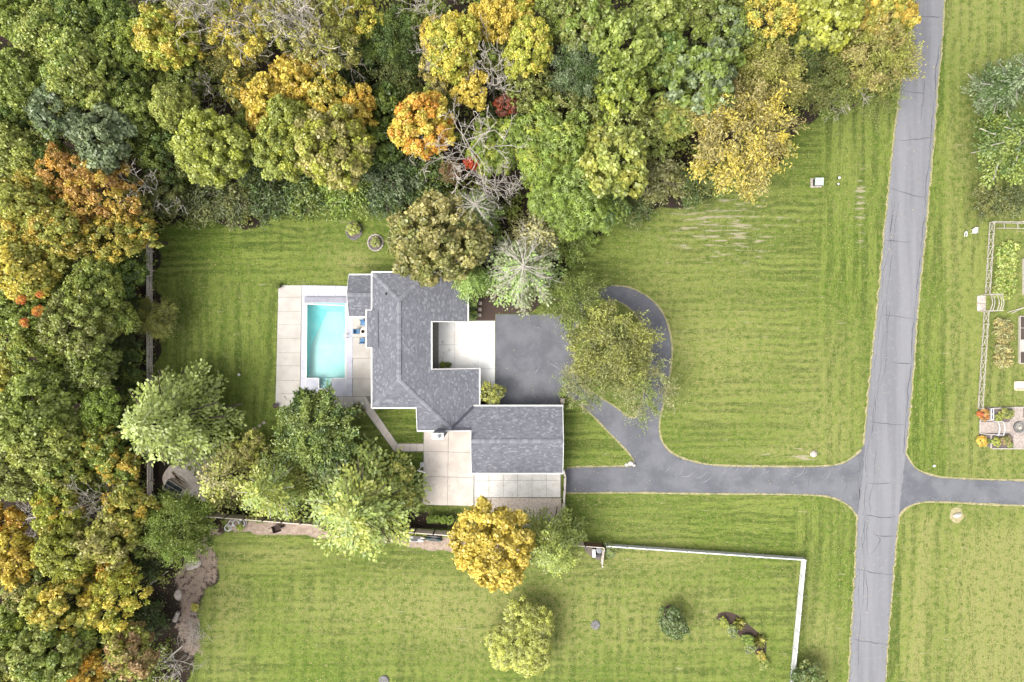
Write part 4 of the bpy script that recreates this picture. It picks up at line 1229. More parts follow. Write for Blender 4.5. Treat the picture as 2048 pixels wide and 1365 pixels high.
# ---------------------------------------------------------------- the wood and the garden trees
GW = 'trees of the autumn wood'
WOOD = [
 # kind, x, y, r, h, c1, c2, mix, label
 ('broad', 18, 28, 62, 15, 'green', 'ygreen', .3, 'mid-green tree filling the top left corner of the wood'),
 ('broad', 92, 70, 64, 16, 'lgreen', 'green', .45, 'light green tree second from the top left corner'),
 ('broad', 158, 28, 58, 15, 'green', 'dgreen', .4, 'darker green tree at the top edge, right of the corner trees'),
 ('broad', 222, 30, 52, 14, 'dgreen', 'green', .5, 'dark green tree at the top edge beside the golden tree'),
 ('broad', 245, 92, 56, 16, 'green', 'lime', .3, 'fresh green tree just left of the bright golden tree'),
 ('broad', 165, 140, 76, 18, 'lgreen', 'green', .4, 'tall pale green tree standing out in the upper left wood'),
 ('broad', 48, 165, 66, 16, 'green', 'lgreen', .4, 'broad green tree at the left edge above the grey-green one'),
 ('broad', 250, 168, 48, 14, 'green', 'dgreen', .45, 'green tree below the fresh green one in the upper left wood'),
 ('broad', 18, 235, 48, 14, 'dgreen', 'green', .5, 'shaded green tree on the left edge above the yellow-green one'),
 ('broad', 24, 298, 60, 15, 'lgreen', 'ygreen', .4, 'yellow-green tree on the left edge above the orange trees'),
 ('small', 118, 222, 62, 17, 'blue', 'green', .15, 'grey-green tree, upper of the two blue-tinged ones'),
 ('small', 205, 275, 66, 16, 'blue', 'pineG', .3, 'grey-green tree, lower of the two blue-tinged ones'),
 ('broad', 262, 222, 48, 14, 'green', 'lgreen', .45, 'green tree between the grey-green pair and the yellow-topped lime tree'),
 ('broad', 95, 320, 45, 13, 'green', 'dgreen', .4, 'green tree squeezed between grey-green pair and orange-brown tree'),
 ('maple', 335, 80, 62, 16, 'yellow', 'lime', .6, 'bright golden-yellow tree near the top, left of the bare-limbed yellow trees'),
 ('broad', 345, 212, 50, 15, 'lgreen', 'ygreen', .4, 'pale lime tree right of the upper left green wood'),
 ('maple', 428, 300, 72, 16, 'lgreen', 'lime', .5, 'large pale green tree left of the pair above the lawn'),
 ('sparse', 395, 35, 62, 15, 'ygreen', 'tan', .4, 'thin yellow tree with white limbs at the top edge, beside the golden tree', 'pale'),
 ('sparse', 480, 62, 66, 16, 'ygreen', 'yellow', .5, 'yellow-green tree with pale limbs at the top, left of the two thin ones', 'pale'),
 ('finethin', 472, 118, 50, 12, 'olive', 'gold', .35, 'low olive tree with golden tips under the pale-limbed yellow trees'),
 ('sparse', 575, 35, 74, 17, 'ygreen', 'tan', .45, 'thin yellow tree with long white limbs at the top, middle one', 'pale'),
 ('sparse', 655, 82, 74, 17, 'ygreen', 'tan', .4, 'thin yellow tree with white limbs above the dark hollow', 'pale'),
 ('sparse', 715, 30, 58, 15, 'lime', 'yellow', .45, 'yellow-lime tree at the top edge, right of the thin yellow trees'),
 ('fine', 782, 78, 58, 12, 'dgreen', 'green', .4, 'dark green low tree in the hollow between yellow trees'),
 ('finethin', 800, 150, 55, 9, 'dgreen', 'olive', .5, 'shaded green sapling in the dark hollow'),
 ('small', 528, 205, 56, 14, 'gold', 'yellow', .45, 'golden tree left of the orange-tipped one, mid wood'),
 ('small', 592, 155, 50, 14, 'gold', 'yellow', .35, 'amber tree with a pointed top in the middle of the wood'),
 ('small', 655, 190, 50, 14, 'ygreen', 'gold', .5, 'yellow-green tree with orange tips in the middle of the wood'),
 ('small', 715, 205, 36, 13, 'gold', 'orange', .25, 'small orange-gold tree on the rim of the dark hollow'),
 ('small', 705, 240, 42, 13, 'yellow', 'gold', .5, 'golden-yellow tree above the pale yellow-green pair'),
 ('broad', 575, 245, 54, 15, 'lgreen', 'lime', .45, 'lime green tree behind the pair above the lawn'),
 ('maple', 565, 300, 58, 15, 'lime', 'lgreen', .5, 'fresh pale green tree, left one of the pair above the lawn'),
 ('maple', 668, 300, 80, 16, 'lime', 'tan', .5, 'big pale yellow-green tree, right one of the pair above the lawn'),
 ('broad', 905, 92, 66, 16, 'lime', 'yellow', .5, 'bright yellow-lime tree right of the dark hollow'),
 ('small', 872, 70, 36, 14, 'gold', 'yellow', .4, 'golden tree tucked behind the yellow-lime tree'),
 ('broad', 985, 32, 52, 15, 'yellow', 'gold', .45, 'yellow tree at the top edge left of the bright lime tree'),
 ('sparse', 876, 140, 46, 13, 'tan', 'yellow', .4, 'thin tan-yellow tree above the flame-orange tree', 'pale'),
 ('small', 942, 178, 42, 13, 'yellow', 'gold', .35, 'bright yellow tree up and right of the flame-orange tree'),
 ('maple', 845, 252, 64, 15, 'orange', 'yellow', .55, 'flame-orange and yellow tree in the middle of the wood'),
 ('maple', 1058, 100, 54, 16, 'lime', 'yellow', .35, 'glowing lime-yellow tree at the top, left of the green oaks'),
 ('small', 1035, 18, 40, 14, 'gold', 'lime', .5, 'gold and lime tree on the top edge over the lime-yellow one'),
 ('sparse', 1060, 185, 52, 12, 'olive', 'lgreen', .4, 'olive thin tree under the glowing lime-yellow tree'),
 ('star', 985, 300, 56, 10, 'bright', 'lime', .4, 'lime star-leaved tree behind the white bare branches'),
 ('broad', 1122, 28, 52, 15, 'green', 'olive', .4, 'green tree at the top edge, left of the olive oak'),
 ('small', 1185, 45, 66, 17, 'olive', 'green', .5, 'olive-green oak at the top edge of the wood'),
 ('small', 1252, 88, 76, 18, 'green', 'lgreen', .4, 'great green oak, middle of the three green oaks'),
 ('small', 1310, 38, 60, 16, 'green', 'lgreen', .5, 'green oak at the top edge right of the great one'),
 ('fine', 1160, 145, 62, 14, 'blue', 'dgreen', .5, 'dull grey-green tree left below the great green oak'),
 ('small', 1345, 120, 54, 16, 'green', 'dgreen', .4, 'green oak between the great one and the pale grey-green one'),
 ('small', 1405, 155, 80, 17, 'blue', 'green', .5, 'pale grey-green oak beside the wide golden willow'),
 ('small', 1455, 62, 52, 15, 'green', 'blue', .4, 'round green tree with dark gap below it, near the top'),
 ('small', 1400, 28, 50, 15, 'green', 'olive', .4, 'green tree at the top edge above the dark gap'),
 ('small', 1240, 182, 60, 15, 'green', 'lime', .35, 'mid-green oak above the pale yellow-green fan-shaped tree'),
 ('sparse', 1165, 235, 66, 13, 'olive', 'green', .5, 'olive tree left of the fan-shaped pale tree'),
 ('sparse', 1255, 245, 66, 14, 'lgreen', 'olive', .5, 'grey-lime tree above the pale fan-shaped tree'),
 ('small', 1222, 320, 82, 14, 'ygreen', 'lgreen', .5, 'pale yellow-green fan-shaped tree at the edge of the wood'),
 ('star', 1092, 300, 78, 12, 'bright', 'lime', .3, 'bright green star-leaved tree right of the white bare tree'),
 ('star', 1135, 395, 76, 11, 'bright', 'green', .35, 'bright green star-leaved tree closest to the front lawn'),
 ('star', 1205, 420, 48, 8, 'bright', 'dgreen', .4, 'low star-leaved thicket tree on the edge of the front lawn'),
 ('star', 1352, 235, 52, 12, 'ygreen', 'green', .45, 'yellow-green star-leaved tree left of the wide golden willow'),
 ('fine', 1475, 268, 108, 14, 'tan', 'yellow', .45, 'wide golden willow-like tree at the edge of the front lawn'),
 ('fine', 1532, 165, 72, 14, 'ygreen', 'tan', .45, 'yellow willow-like tree behind the wide golden one'),
 ('fine', 1420, 215, 48, 12, 'olive', 'yellow', .45, 'olive-gold tree wedged beside the wide golden willow'),
 ('sparse', 1540, 38, 60, 15, 'yellow', 'ygreen', .45, 'yellow tree at the top edge, between oaks and lime tree'),
 ('small', 1650, 42, 68, 15, 'lime', 'ygreen', .5, 'lime-yellow tree at the top edge, second from the road'),
 ('fine', 1600, 112, 56, 11, 'dgreen', 'olive', .4, 'dark green low tree below the lime-yellow one near the road'),
 ('small', 1775, 28, 56, 14, 'gold', 'ygreen', .4, 'amber-gold tree leaning over the road at the top'),
 ('fine', 1742, 115, 78, 12, 'tan', 'ygreen', .5, 'olive-tan feathery tree overhanging the road edge'),
 ('fine', 1640, 165, 62, 9, 'olive', 'green', .4, 'olive bushy tree between golden willow and road'),
 ('finethin', 1745, 185, 52, 7, 'green', 'olive', .5, 'thin green sapling beside the road at the wood end'),
 ('fineshrub', 1322, 362, 46, 6, 'olive', 'greyg', .5, 'olive bush below the golden willow on the lawn edge', None),
 ('fineshrub', 1385, 372, 40, 5, 'dgreen', 'olive', .4, 'dark green bush under the golden willow', None),
 ('fineshrub', 1440, 345, 44, 5, 'dgreen', 'green', .5, 'green bush half under the golden willow', None),
 # left side
 ('sparse', 128, 352, 62, 14, 'brown', 'orange', .3, 'orange-brown tree, left one of the rusty pair'),
 ('sparse', 208, 388, 76, 14, 'brown', 'gold', .35, 'orange-brown tree, right one of the rusty pair by the bare tree'),
 ('broad', 48, 405, 74, 16, 'gold', 'ygreen', .65, 'golden tree on the left edge under the rusty pair'),
 ('broad', 112, 462, 64, 16, 'gold', 'ygreen', .6, 'golden-orange tree right below the rusty pair'),
 ('broad', 52, 528, 76, 16, 'ygreen', 'yellow', .5, 'large yellow-green tree at the left edge, mid height'),
 ('sparse', 215, 475, 64, 13, 'ygreen', 'gold', .45, 'yellow-olive tree left of the rail fence top end'),
 ('small', 272, 470, 44, 11, 'gold', 'ygreen', .5, 'golden tree leaning over the top of the rail fence'),
 ('broad', 40, 622, 62, 14, 'green', 'lgreen', .4, 'green tree with orange-red tips at the left edge'),
 ('broad', 190, 575, 62, 14, 'green', 'ygreen', .45, 'green tree left of the rail fence, below the yellow-olive one'),
 ('maple', 155, 650, 66, 15, 'olive', 'lgreen', .5, 'round dense olive-green tree at mid left'),
 ('broad', 228, 640, 46, 12, 'green', 'ygreen', .4, 'green tree between round olive tree and rail fence'),
 ('broad', 75, 712, 60, 14, 'green', 'ygreen', .4, 'green tree below the one with red tips'),
 ('small', 14, 752, 50, 14, 'ygreen', 'yellow', .4, 'yellow-green tree at the left edge, level with the pool steps'),
 ('broad', 186, 735, 58, 13, 'green', 'olive', .45, 'green tree left of the lower rail fence'),
 ('maple', 75, 815, 78, 15, 'green', 'lgreen', .5, 'big rounded green tree at the left, level with the pine'),
 ('broad', 205, 815, 46, 12, 'bright', 'green', .4, 'bright green tree touching the big pine on its left'),
 ('broad', 88, 888, 72, 15, 'lgreen', 'ygreen', .4, 'pale green tree under the big rounded green one'),
 ('small', 190, 888, 56, 12, 'green', 'gold', .3, 'green tree with gold patches left below the big pine'),
 ('broad', 30, 940, 66, 14, 'lgreen', 'olive', .45, 'pale green tree at the left edge above the dark hollow'),
 ('broad', 128, 940, 56, 13, 'ygreen', 'green', .5, 'yellow-green tree above the dark lower left hollow'),
 ('small', 238, 932, 46, 12, 'gold', 'green', .5, 'gold and green tree beside the stone terrace'),
 ('small', 118, 1015, 54, 12, 'gold', 'lime', .65, 'golden tree reaching over the dark lower left hollow'),
 ('small', 258, 1015, 56, 13, 'gold', 'ygreen', .6, 'golden tree left of the dark green bushy tree'),
 ('small', 8, 1045, 40, 12, 'gold', 'orange', .4, 'amber tree on the left edge beside the dark hollow'),
 ('small', 30, 1115, 54, 13, 'gold', 'yellow', .45, 'amber-yellow tree on the left edge below the dark hollow'),
 ('maple', 140, 1100, 58, 13, 'lime', 'ygreen', .45, 'yellow-lime rounded tree below the dark hollow'),
 ('small', 220, 1080, 60, 14, 'ygreen', 'tan', .4, 'pale yellow tree beside the dark green bushy tree'),
 ('fine', 365, 1052, 68, 11, 'green', 'bright', .35, 'dark green bushy tree at the end of the board fence'),
 ('sparse', 62, 1195, 58, 10, 'olive', 'tan', .4, 'grey-olive thin tree among bare twigs, lower left'),
 ('small', 130, 1210, 72, 13, 'yellow', 'ygreen', .5, 'yellow tree with golden rim, lower left wood'),
 ('sparse', 235, 1195, 66, 13, 'lime', 'yellow', .45, 'bright lemon-yellow tree nearest the lower lawn'),
 ('maple', 112, 1293, 74, 13, 'lgreen', 'green', .45, 'pale green rounded tree near the bottom left'),
 ('broad', 18, 1250, 50, 12, 'green', 'lime', .35, 'green tree on the left edge near the bottom'),
 ('broad', 22, 1335, 58, 13, 'ygreen', 'olive', .45, 'yellow-green tree in the bottom left corner'),
 ('small', 205, 1268, 44, 8, 'dgreen', 'green', .4, 'dark green understorey tree near the bottom left'),
 ('small', 262, 1305, 56, 12, 'pink', 'ygreen', .4, 'pinkish-tan tree near the bottom, by the lower lawn'),
 ('small', 168, 1345, 48, 11, 'gold', 'orange', .4, 'orange-gold tree at the bottom edge'),
 ('broad', 80, 1362, 40, 9, 'dgreen', 'green', .4, 'dark green tree at the bottom edge near the corner'),
 ('small', 225, 1140, 40, 10, 'gold', 'orange', .4, 'small orange tree above the bright lemon-yellow one'),
 # lower trees that close the gaps
 ('small', 372, 158, 50, 10, 'green', 'olive', .4, 'low green tree in the gap below the golden-yellow tree'),
 ('sparse', 318, 285, 56, 10, 'green', 'dgreen', .4, 'shaded green tree between grey-green pair and large pale tree'),
 ('sparse', 330, 340, 50, 8, 'dgreen', 'olive', .4, 'low dark tree behind the grey bare bush-like tree'),
 ('small', 478, 180, 46, 11, 'olive', 'gold', .4, 'olive tree left of the golden mid-wood tree'),
 ('sparse', 500, 262, 50, 11, 'green', 'olive', .4, 'green tree in the gap above the large pale green trees'),
 ('small', 770, 215, 46, 9, 'green', 'dgreen', .4, 'low green tree at the lower end of the dark hollow'),
 ('small', 762, 290, 46, 9, 'dgreen', 'green', .4, 'dark green tree between the pale pair and the flame-orange tree'),
 ('sparse', 885, 195, 42, 10, 'olive', 'ygreen', .4, 'olive tree directly above the flame-orange tree'),
 ('small', 850, 48, 44, 11, 'green', 'olive', .4, 'green tree under the white bare tree at the top edge'),
 ('small', 980, 118, 42, 11, 'olive', 'green', .4, 'olive tree between the yellow top tree and white bare one'),
 ('sparse', 1055, 250, 46, 10, 'green', 'dgreen', .4, 'green tree below the olive thin tree near star-leaved ones'),
 ('sparse', 1305, 280, 52, 10, 'green', 'olive', .4, 'green tree filling the gap right of the fan-shaped tree'),
 ('small', 1500, 100, 50, 11, 'green', 'ygreen', .4, 'green tree at the foot of the yellow willow, near top'),
 ('sparse', 1600, 60, 50, 11, 'ygreen', 'olive', .4, 'yellow-olive tree left of the lime-yellow tree by the road'),
 ('sparse', 1710, 70, 50, 11, 'olive', 'gold', .4, 'olive-gold tree between lime-yellow and amber trees'),
 ('sparse', 150, 425, 50, 11, 'ygreen', 'brown', .4, 'yellow-brown tree between rusty pair and golden trees'),
 ('small', 250, 555, 42, 9, 'dgreen', 'green', .4, 'dark green low tree close behind the upper rail fence'),
 ('sparse', 265, 425, 48, 10, 'ygreen', 'tan', .4, 'yellowish tree under the grey bare bush-like tree'),
 ('small', 120, 590, 52, 12, 'green', 'olive', .4, 'green tree between the red-tipped tree and rail fence'),
 ('small', 130, 760, 52, 12, 'green', 'dgreen', .4, 'green tree in the middle of the left wood, level with pool'),
 ('small', 250, 870, 44, 9, 'dgreen', 'green', .4, 'dark green tree peeping out left below the big pine'),
 ('small', 175, 955, 44, 9, 'green', 'olive', .4, 'green tree around the small white bare tree'),
 ('small', 290, 1065, 46, 9, 'olive', 'green', .4, 'olive tree between pale yellow and dark green bushy trees'),
 ('small', 85, 1140, 46, 9, 'olive', 'green', .4, 'olive low tree between amber-yellow and yellow-lime trees'),
 ('small', 180, 1165, 42, 9, 'green', 'olive', .4, 'low green tree just above the two yellow trees'),
 ('small', 50, 1255, 46, 9, 'green', 'dgreen', .4, 'green low tree left of the pale green rounded one'),
 ('small', 330, 395, 40, 6, 'olive', 'dolive', .4, 'low olive tree at the yard corner'),
 ('sparse', 20, 480, 46, 12, 'gold', 'ygreen', .4, 'golden tree at the left edge between two larger ones'),
]
for w in WOOD:
    kind, x, y, r, h, c1, c2, mix, label = w[:9]
    r *= 1.07
    tr = w[9] if len(w) > 9 else 'bark'
    if kind == 'fineshrub':
        tree(kind, x, y, r, h, c1, c2, mix, label, 'bush', 'bushes along the wood edge', 'stem', cat='bush')
    else:
        nm = {'star': 'sumac_tree', 'fine': 'willow_tree', 'finethin': 'sapling', 'maple': 'maple_tree'}.get(kind, 'broadleaf_tree')
        tree(kind, x, y, r, h, c1, c2, mix, label, nm, GW, tr)

# bushes along the yard edge and fence
for x, y, r, h, c1, c2, label in (
    (402, 405, 42, 4, 'dolive', 'olive', 'olive bush at the left end of the yard edge'),
    (470, 408, 44, 4, 'olive', 'dolive', 'olive bush second from left along the yard edge'),
    (540, 398, 44, 4.5, 'dgreen', 'dolive', 'dark bush third from left along the yard edge'),
    (610, 390, 48, 4.5, 'green', 'dgreen', 'green drooping bush left of the feathery one on the yard edge'),
    (700, 378, 56, 5, 'green', 'bright', 'feathery drooping green bush in the middle of the yard edge'),
    (790, 352, 56, 6, 'blue', 'dgreen', 'blue-green spruce-like bush behind the round tan-green maple'),
    (765, 395, 40, 4.5, 'dgreen', 'blue', 'dark green bush left of the round tan-green maple'),
    (510, 330, 40, 5, 'dolive', 'dgreen', 'dark bush in the gap between the pale green trees'),
    (860, 360, 44, 5, 'dgreen', 'green', 'green bush just above the round tan-green maple'),
    (256, 520, 32, 5, 'dgreen', 'blue', 'dark fern-like bush behind the upper rail fence'),
    (246, 705, 36, 5, 'dgreen', 'dolive', 'dark bush behind the middle of the rail fence'),
    (254, 760, 34, 5, 'dgreen', 'green', 'dark bush behind the lower rail fence'),
    (252, 620, 32, 5, 'dgreen', 'blue', 'small dark bush behind the leaning branch on the fence'),
    (700, 145, 50, 4, 'dolive', 'dgreen', 'dark bush deep in the hollow of the wood'),
    (640, 140, 48, 4, 'dgreen', 'olive', 'dark green bush left in the hollow of the wood'),
    (296, 1122, 36, 3, 'dgreen', 'dolive', 'dark bush below the dark green bushy tree'),
    (302, 1235, 34, 2, 'dolive', 'dgreen', 'low dark bush between lemon-yellow tree and lower lawn'),
    (1128, 488, 40, 4, 'green', 'bright', 'green bush in the gap between half-dead pine and front lawn'),
    (1272, 415, 36, 3, 'dgreen', 'olive', 'dark bush right of the low star-leaved thicket tree'),
    (1165, 480, 30, 3, 'bright', 'green', 'bright bush below the star-leaved tree closest to the front lawn'),
    (1010, 250, 46, 5, 'dgreen', 'dolive', 'dark bush among the white bare branches')):
    tree('fineshrub', x, y, r, h, c1, c2, .45, label, 'bush', 'bushes along the wood edge', 'stem', cat='bush')
tree('fine', 310, 635, 44, 5, 'ygreen', 'olive', .4, 'small olive-yellow tree leaning over the rail fence', 'sapling')

# bare and half-dead trees
for style, x, y, r, h, label in (
    ('tree', 940, 300, 92, 15, 'big white bare tree with crooked branches above the round maple'),
    ('tree', 985, 150, 62, 14, 'white bare tree right of the yellow trees, near the top'),
    ('tree', 855, 20, 58, 15, 'white bare tree at the top edge right of the dark hollow'),
    ('tree', 612, 58, 76, 20, 'white bare crown among the thin yellow trees at the top'),
    ('tree', 430, 40, 76, 19, 'bare pale tree above the golden-yellow tree, top'),
    ('grey', 415, 170, 40, 12, 'small grey bare tree left of the golden trees'),
    ('grey', 295, 372, 66, 12, 'grey bare bush-like tree left of the yard corner'),
    ('grey', 1695, 180, 52, 8, 'bare grey fan of twigs at the wood edge near the road'),
    ('tree', 205, 992, 46, 13, 'small white bare tree beside the dark lower left hollow'),
    ('grey', 75, 1165, 52, 9, 'grey bare twigs at the lower left, under the amber tree'),
    ('grey', 345, 1335, 44, 5, 'bare grey brush at the bottom edge by the lower lawn'),
    ('grey', 55, 1045, 54, 6, 'grey bare tree sprawled in the dark lower left hollow'),
    ('tree', 992, 372, 60, 12, 'white bare tree between the big bare one and the star-leaved trees')):
    tree(None, x, y, r, h, 'green', 'green', 0, label, 'bare_tree', 'bare trees', None, bare=style)
tree('small', 1012, 212, 28, 10, 'rust', 'red', .3, 'small rust-red tree beside the white bare branches', 'red_sapling')
tree('shrub', 944, 326, 14, 12.5, 'red', 'orange', .2, 'tiny bright red tuft among the white bare branches', 'red_sapling')
tree('finethin', 900, 345, 24, 9, 'pink', 'rust', .4, 'thin pinkish dead sapling above the round maple', 'sapling')
for k, (x, y, r, lab) in enumerate(((80, 590, 7, 'small orange-red leaf tuft on the left green tree, top one'), (44, 600, 9, 'orange leaf tuft on the left green tree, left one'),
                                    (76, 622, 10, 'wide orange-red leaf tuft on the left green tree, middle'), (50, 645, 9, 'orange leaf tuft on the left green tree, lowest'))):
    tree('shrub', x, y, r, 21.5, 'orange', 'red', .4, lab, 'leaf_tuft', 'orange tufts on the green tree', None, cat='foliage')

# conifers of the garden
tree('pine', 335, 840, 120, 15, 'pineL', 'lgreen', .35, 'huge pale green pine left of the lawn, over the rail fence', 'pine_tree', 'pale pines of the garden')
tree('thinpine', 455, 955, 80, 11, 'pineY', 'tan', .45, 'pale yellowish pine over the stone terrace', 'pine_tree', 'pale pines of the garden')
tree('pine', 545, 975, 80, 12, 'pineY', 'pineL', .45, 'bright yellow-green pine above the board fence', 'pine_tree', 'pale pines of the garden')
tree('pine', 722, 1015, 122, 13, 'pineY', 'pineL', .5, 'very wide yellow-green pine covering the middle of the board fence', 'pine_tree', 'pale pines of the garden')
tree('pine', 1108, 1095, 72, 11, 'pineL', 'pineY', .4, 'pale green pine right of the yellow maple', 'pine_tree', 'pale pines of the garden')
tree('halfdead', 955, 428, 56, 12, 'limec', 'pineG', .4, 'grey-green pine with pale dead twigs right of the round maple', 'pine_tree', 'thinning pines behind the house', 'pale', bare='spoke')
tree('thinpine', 1075, 475, 68, 11, 'greyg', 'tan', .4, 'grey-olive pine at the edge of the front lawn', 'pine_tree', 'thinning pines behind the house', 'pale')
tree('halfdead', 1046, 540, 92, 12, 'pineG', 'limec', .4, 'star-shaped half-dead pine with white spokes beside the asphalt court', 'pine_tree', 'thinning pines behind the house', 'pale', bare='spoke')
tree('pine', 940, 562, 48, 9, 'limec', 'pineL', .35, 'lime-green drooping conifer over the corner of the roof', 'conifer')
tree('pine', 2024, 165, 66, 11, 'blue', 'dgreen', .5, 'grey-green pine at the right edge, upper of the two', 'pine_tree', 'pines at the right edge')
tree('pine', 2044, 275, 80, 10, 'green', 'dgreen', .35, 'fresh green pine at the right edge, lower of the two', 'pine_tree', 'pines at the right edge')
# broadleaf trees of the garden
tree('maple', 876, 482, 100, 13, 'olive', 'tan', .5, 'round dense tan-green maple behind the house', 'maple_tree')
tree('dense', 632, 864, 82, 8, 'green', 'dgreen', .35, 'round dark green tree by the lower end of the pool deck', 'broadleaf_tree')
tree('dense', 614, 806, 31, 7.5, 'dgreen', 'green', .4, 'narrow dark green top leaning over the pool steps', 'broadleaf_tree')
tree('maple', 985, 1088, 88, 11, 'yellow', 'gold', .4, 'round golden-yellow maple south of the patio', 'maple_tree')
tree('fine', 1222, 690, 90, 8, 'olive', 'ygreen', .45, 'wide feathery yellow-green tree inside the driveway loop', 'locust_tree', 'locust trees of the driveway loop')
tree('fine', 1150, 605, 62, 7, 'green', 'olive', .4, 'feathery green tree between asphalt court and driveway loop', 'locust_tree', 'locust trees of the driveway loop')
tree('finethin', 1290, 775, 70, 6, 'greyg', 'green', .5, 'thin feathery tree over the right arm of the driveway loop', 'locust_tree', 'locust trees of the driveway loop')
tree('finethin', 1165, 772, 56, 6, 'greyg', 'green', .5, 'thin feathery tree over the asphalt at the loop entrance', 'locust_tree', 'locust trees of the driveway loop')
tree('star', 1040, 1282, 76, 4.2, 'lime', 'ygreen', .5, 'loose yellow-green star-leaved tree standing alone in the lower lawn', 'sumac_tree')
tree('small', 983, 788, 29, 3.2, 'ygreen', 'olive', .45, 'small ornamental maple in the bed between courtyard and garage', 'maple_tree')
tree('shrub', 640, 905, 60, 4, 'dgreen', 'olive', .4, 'dark shrub under the round dark green tree', 'shrub', None, 'stem', cat='shrub')
tree('small', 500, 905, 44, 6, 'ygreen', 'tan', .4, 'yellowish small tree between stone terrace and round green tree', 'broadleaf_tree')
tree('small', 790, 975, 56, 6, 'ygreen', 'green', .4, 'yellow-green small tree behind the very wide pine', 'broadleaf_tree')

# garden shrubs
for kind, x, y, r, h, c1, c2, mix, label in (
    ('shrub', 1346, 1245, 30, 2.6, 'dgreen', 'dolive', .4, 'dark needle shrub alone in the lower lawn'),
    ('shrub', 1618, 1358, 34, 3, 'dgreen', 'olive', .4, 'dark shrub at the bottom edge right of the white fence'),
    ('fineshrub', 1975, 400, 34, 2.5, 'olive', 'dolive', .4, 'olive-brown bush above the garden fence, left one'),
    ('fineshrub', 2022, 402, 32, 2.2, 'dolive', 'olive', .4, 'olive-brown bush above the garden fence, right one'),
    ('shrub', 885.5, 730, 6.5, .8, 'bright', 'lime', .5, 'round lime shrub in the courtyard corner, left one'),
    ('shrub', 896.5, 730, 6, .8, 'olive', 'bright', .4, 'round olive-green shrub in the courtyard corner, right one'),
    ('shrub', 944, 632, 11, 1.1, 'dgreen', 'bright', .5, 'dark green shrub at the corner between roof and courtyard'),
    ('shrub', 943, 614, 9, 1.2, 'dgreen', 'dolive', .5, 'dark green shrub against the north wing wall'),
    ('fineshrub', 715, 822, 15, .9, 'dolive', 'tan', .4, 'dry tuft at the lower right corner of the pool deck'),
    ('shrub', 707, 458, 13, 1.0, 'lgreen', 'lime', .4, 'pale green shrub in the left mulch ring on the lawn'),
    ('shrub', 751, 485, 10, .9, 'lgreen', 'greyg', .4, 'whitish green shrub in the right mulch ring on the lawn'),
    ('shrub', 1220, 1102, 14, 1.3, 'green', 'blue', .4, 'green shrub at the corner where the white fence starts'),
    ('shrub', 480, 1055, 8, .6, 'bright', 'lime', .4, 'small bright green plant beside the white hoops'),
    ('shrub', 390, 1215, 8, .5, 'lime', 'yellow', .4, 'small yellow-green plant in the bare strip of the wood edge')):
    tree(kind, x, y, r, h, c1, c2, mix, label, 'shrub', None, 'stem', cat='shrub')
for k, (x, c1) in enumerate(((862, 'dgreen'), (872.5, 'bright'), (886.5, 'bright'), (900, 'bright'))):
    tree('shrub', x, 1038 + k * .8, 9, 1.5, 'bright', c1, .3, ('darkest clipped green shrub, leftmost in the row by the fence', 'clipped green shrub second from left in the row by the fence',
         'clipped green shrub third from left in the row by the fence', 'clipped green shrub rightmost in the row by the fence')[k], 'clipped_shrub', 'clipped shrubs in the mulch by the fence', 'stem', cat='shrub')

# undergrowth: low leafy cover of the wood floor
def undergrowth():
    r = np.random.default_rng(77)
    n = 5600
    x, y = r.uniform(-60, 1830, n), r.uniform(-60, 1440, n)
    ok = inpoly(x, y, FOREST)
    x, y = x[ok], y[ok]
    ok = ~((x > 300) & (x < 430) & (y > 880) & (y < 1010)) & ~((x > 338) & (x < 440) & (y > 1070) & (y < 1330)) & ~((x > 930) & (y > 480)) & ~((x < 170) & (y > 975) & (y < 1090))
    x, y = x[ok], y[ok]
    X, Y = (x - 1024) / PX, (682.5 - y) / PX
    n = len(X); per = 42
    k = np.repeat(np.arange(n), per); N = len(k)
    rad = r.uniform(.6, 1.6, n); hh = r.uniform(.3, 1.0, n) ** 1.6 * 5.5 * (.4 + .6 * np.minimum(1, np.minimum(np.abs(y - 440), 999) / 120))
    dd = unit(r.normal(0, 1, (N, 3)) + [0, 0, .6]); dd[:, 2] = np.abs(dd[:, 2])
    pos = np.stack([X[k], Y[k], np.zeros(N)], 1) + dd * np.stack([rad[k], rad[k], hh[k]], 1) * r.uniform(.5, 1.1, (N, 1))
    ct, cv = r.random(n), r.random(n)
    L = .4 * r.uniform(.6, 1.3, N)
    me = leaf_mesh('undergrowth', pos, unit(dd + r.normal(0, .5, (N, 3)) + [0, 0, .3]), r.normal(0, 1, (N, 3)), L, L * .6, np.clip(.6 * ct[k] + .4 * r.random(N), 0, 1), .5 * cv[k] + .5 * r.random(N))
    o = link('undergrowth', me)
    foliage(o, 'green', 'ygreen', .4)
    tag(o, 'dark leafy undergrowth covering the floor of the wood', 'undergrowth', kind='stuff')
undergrowth()

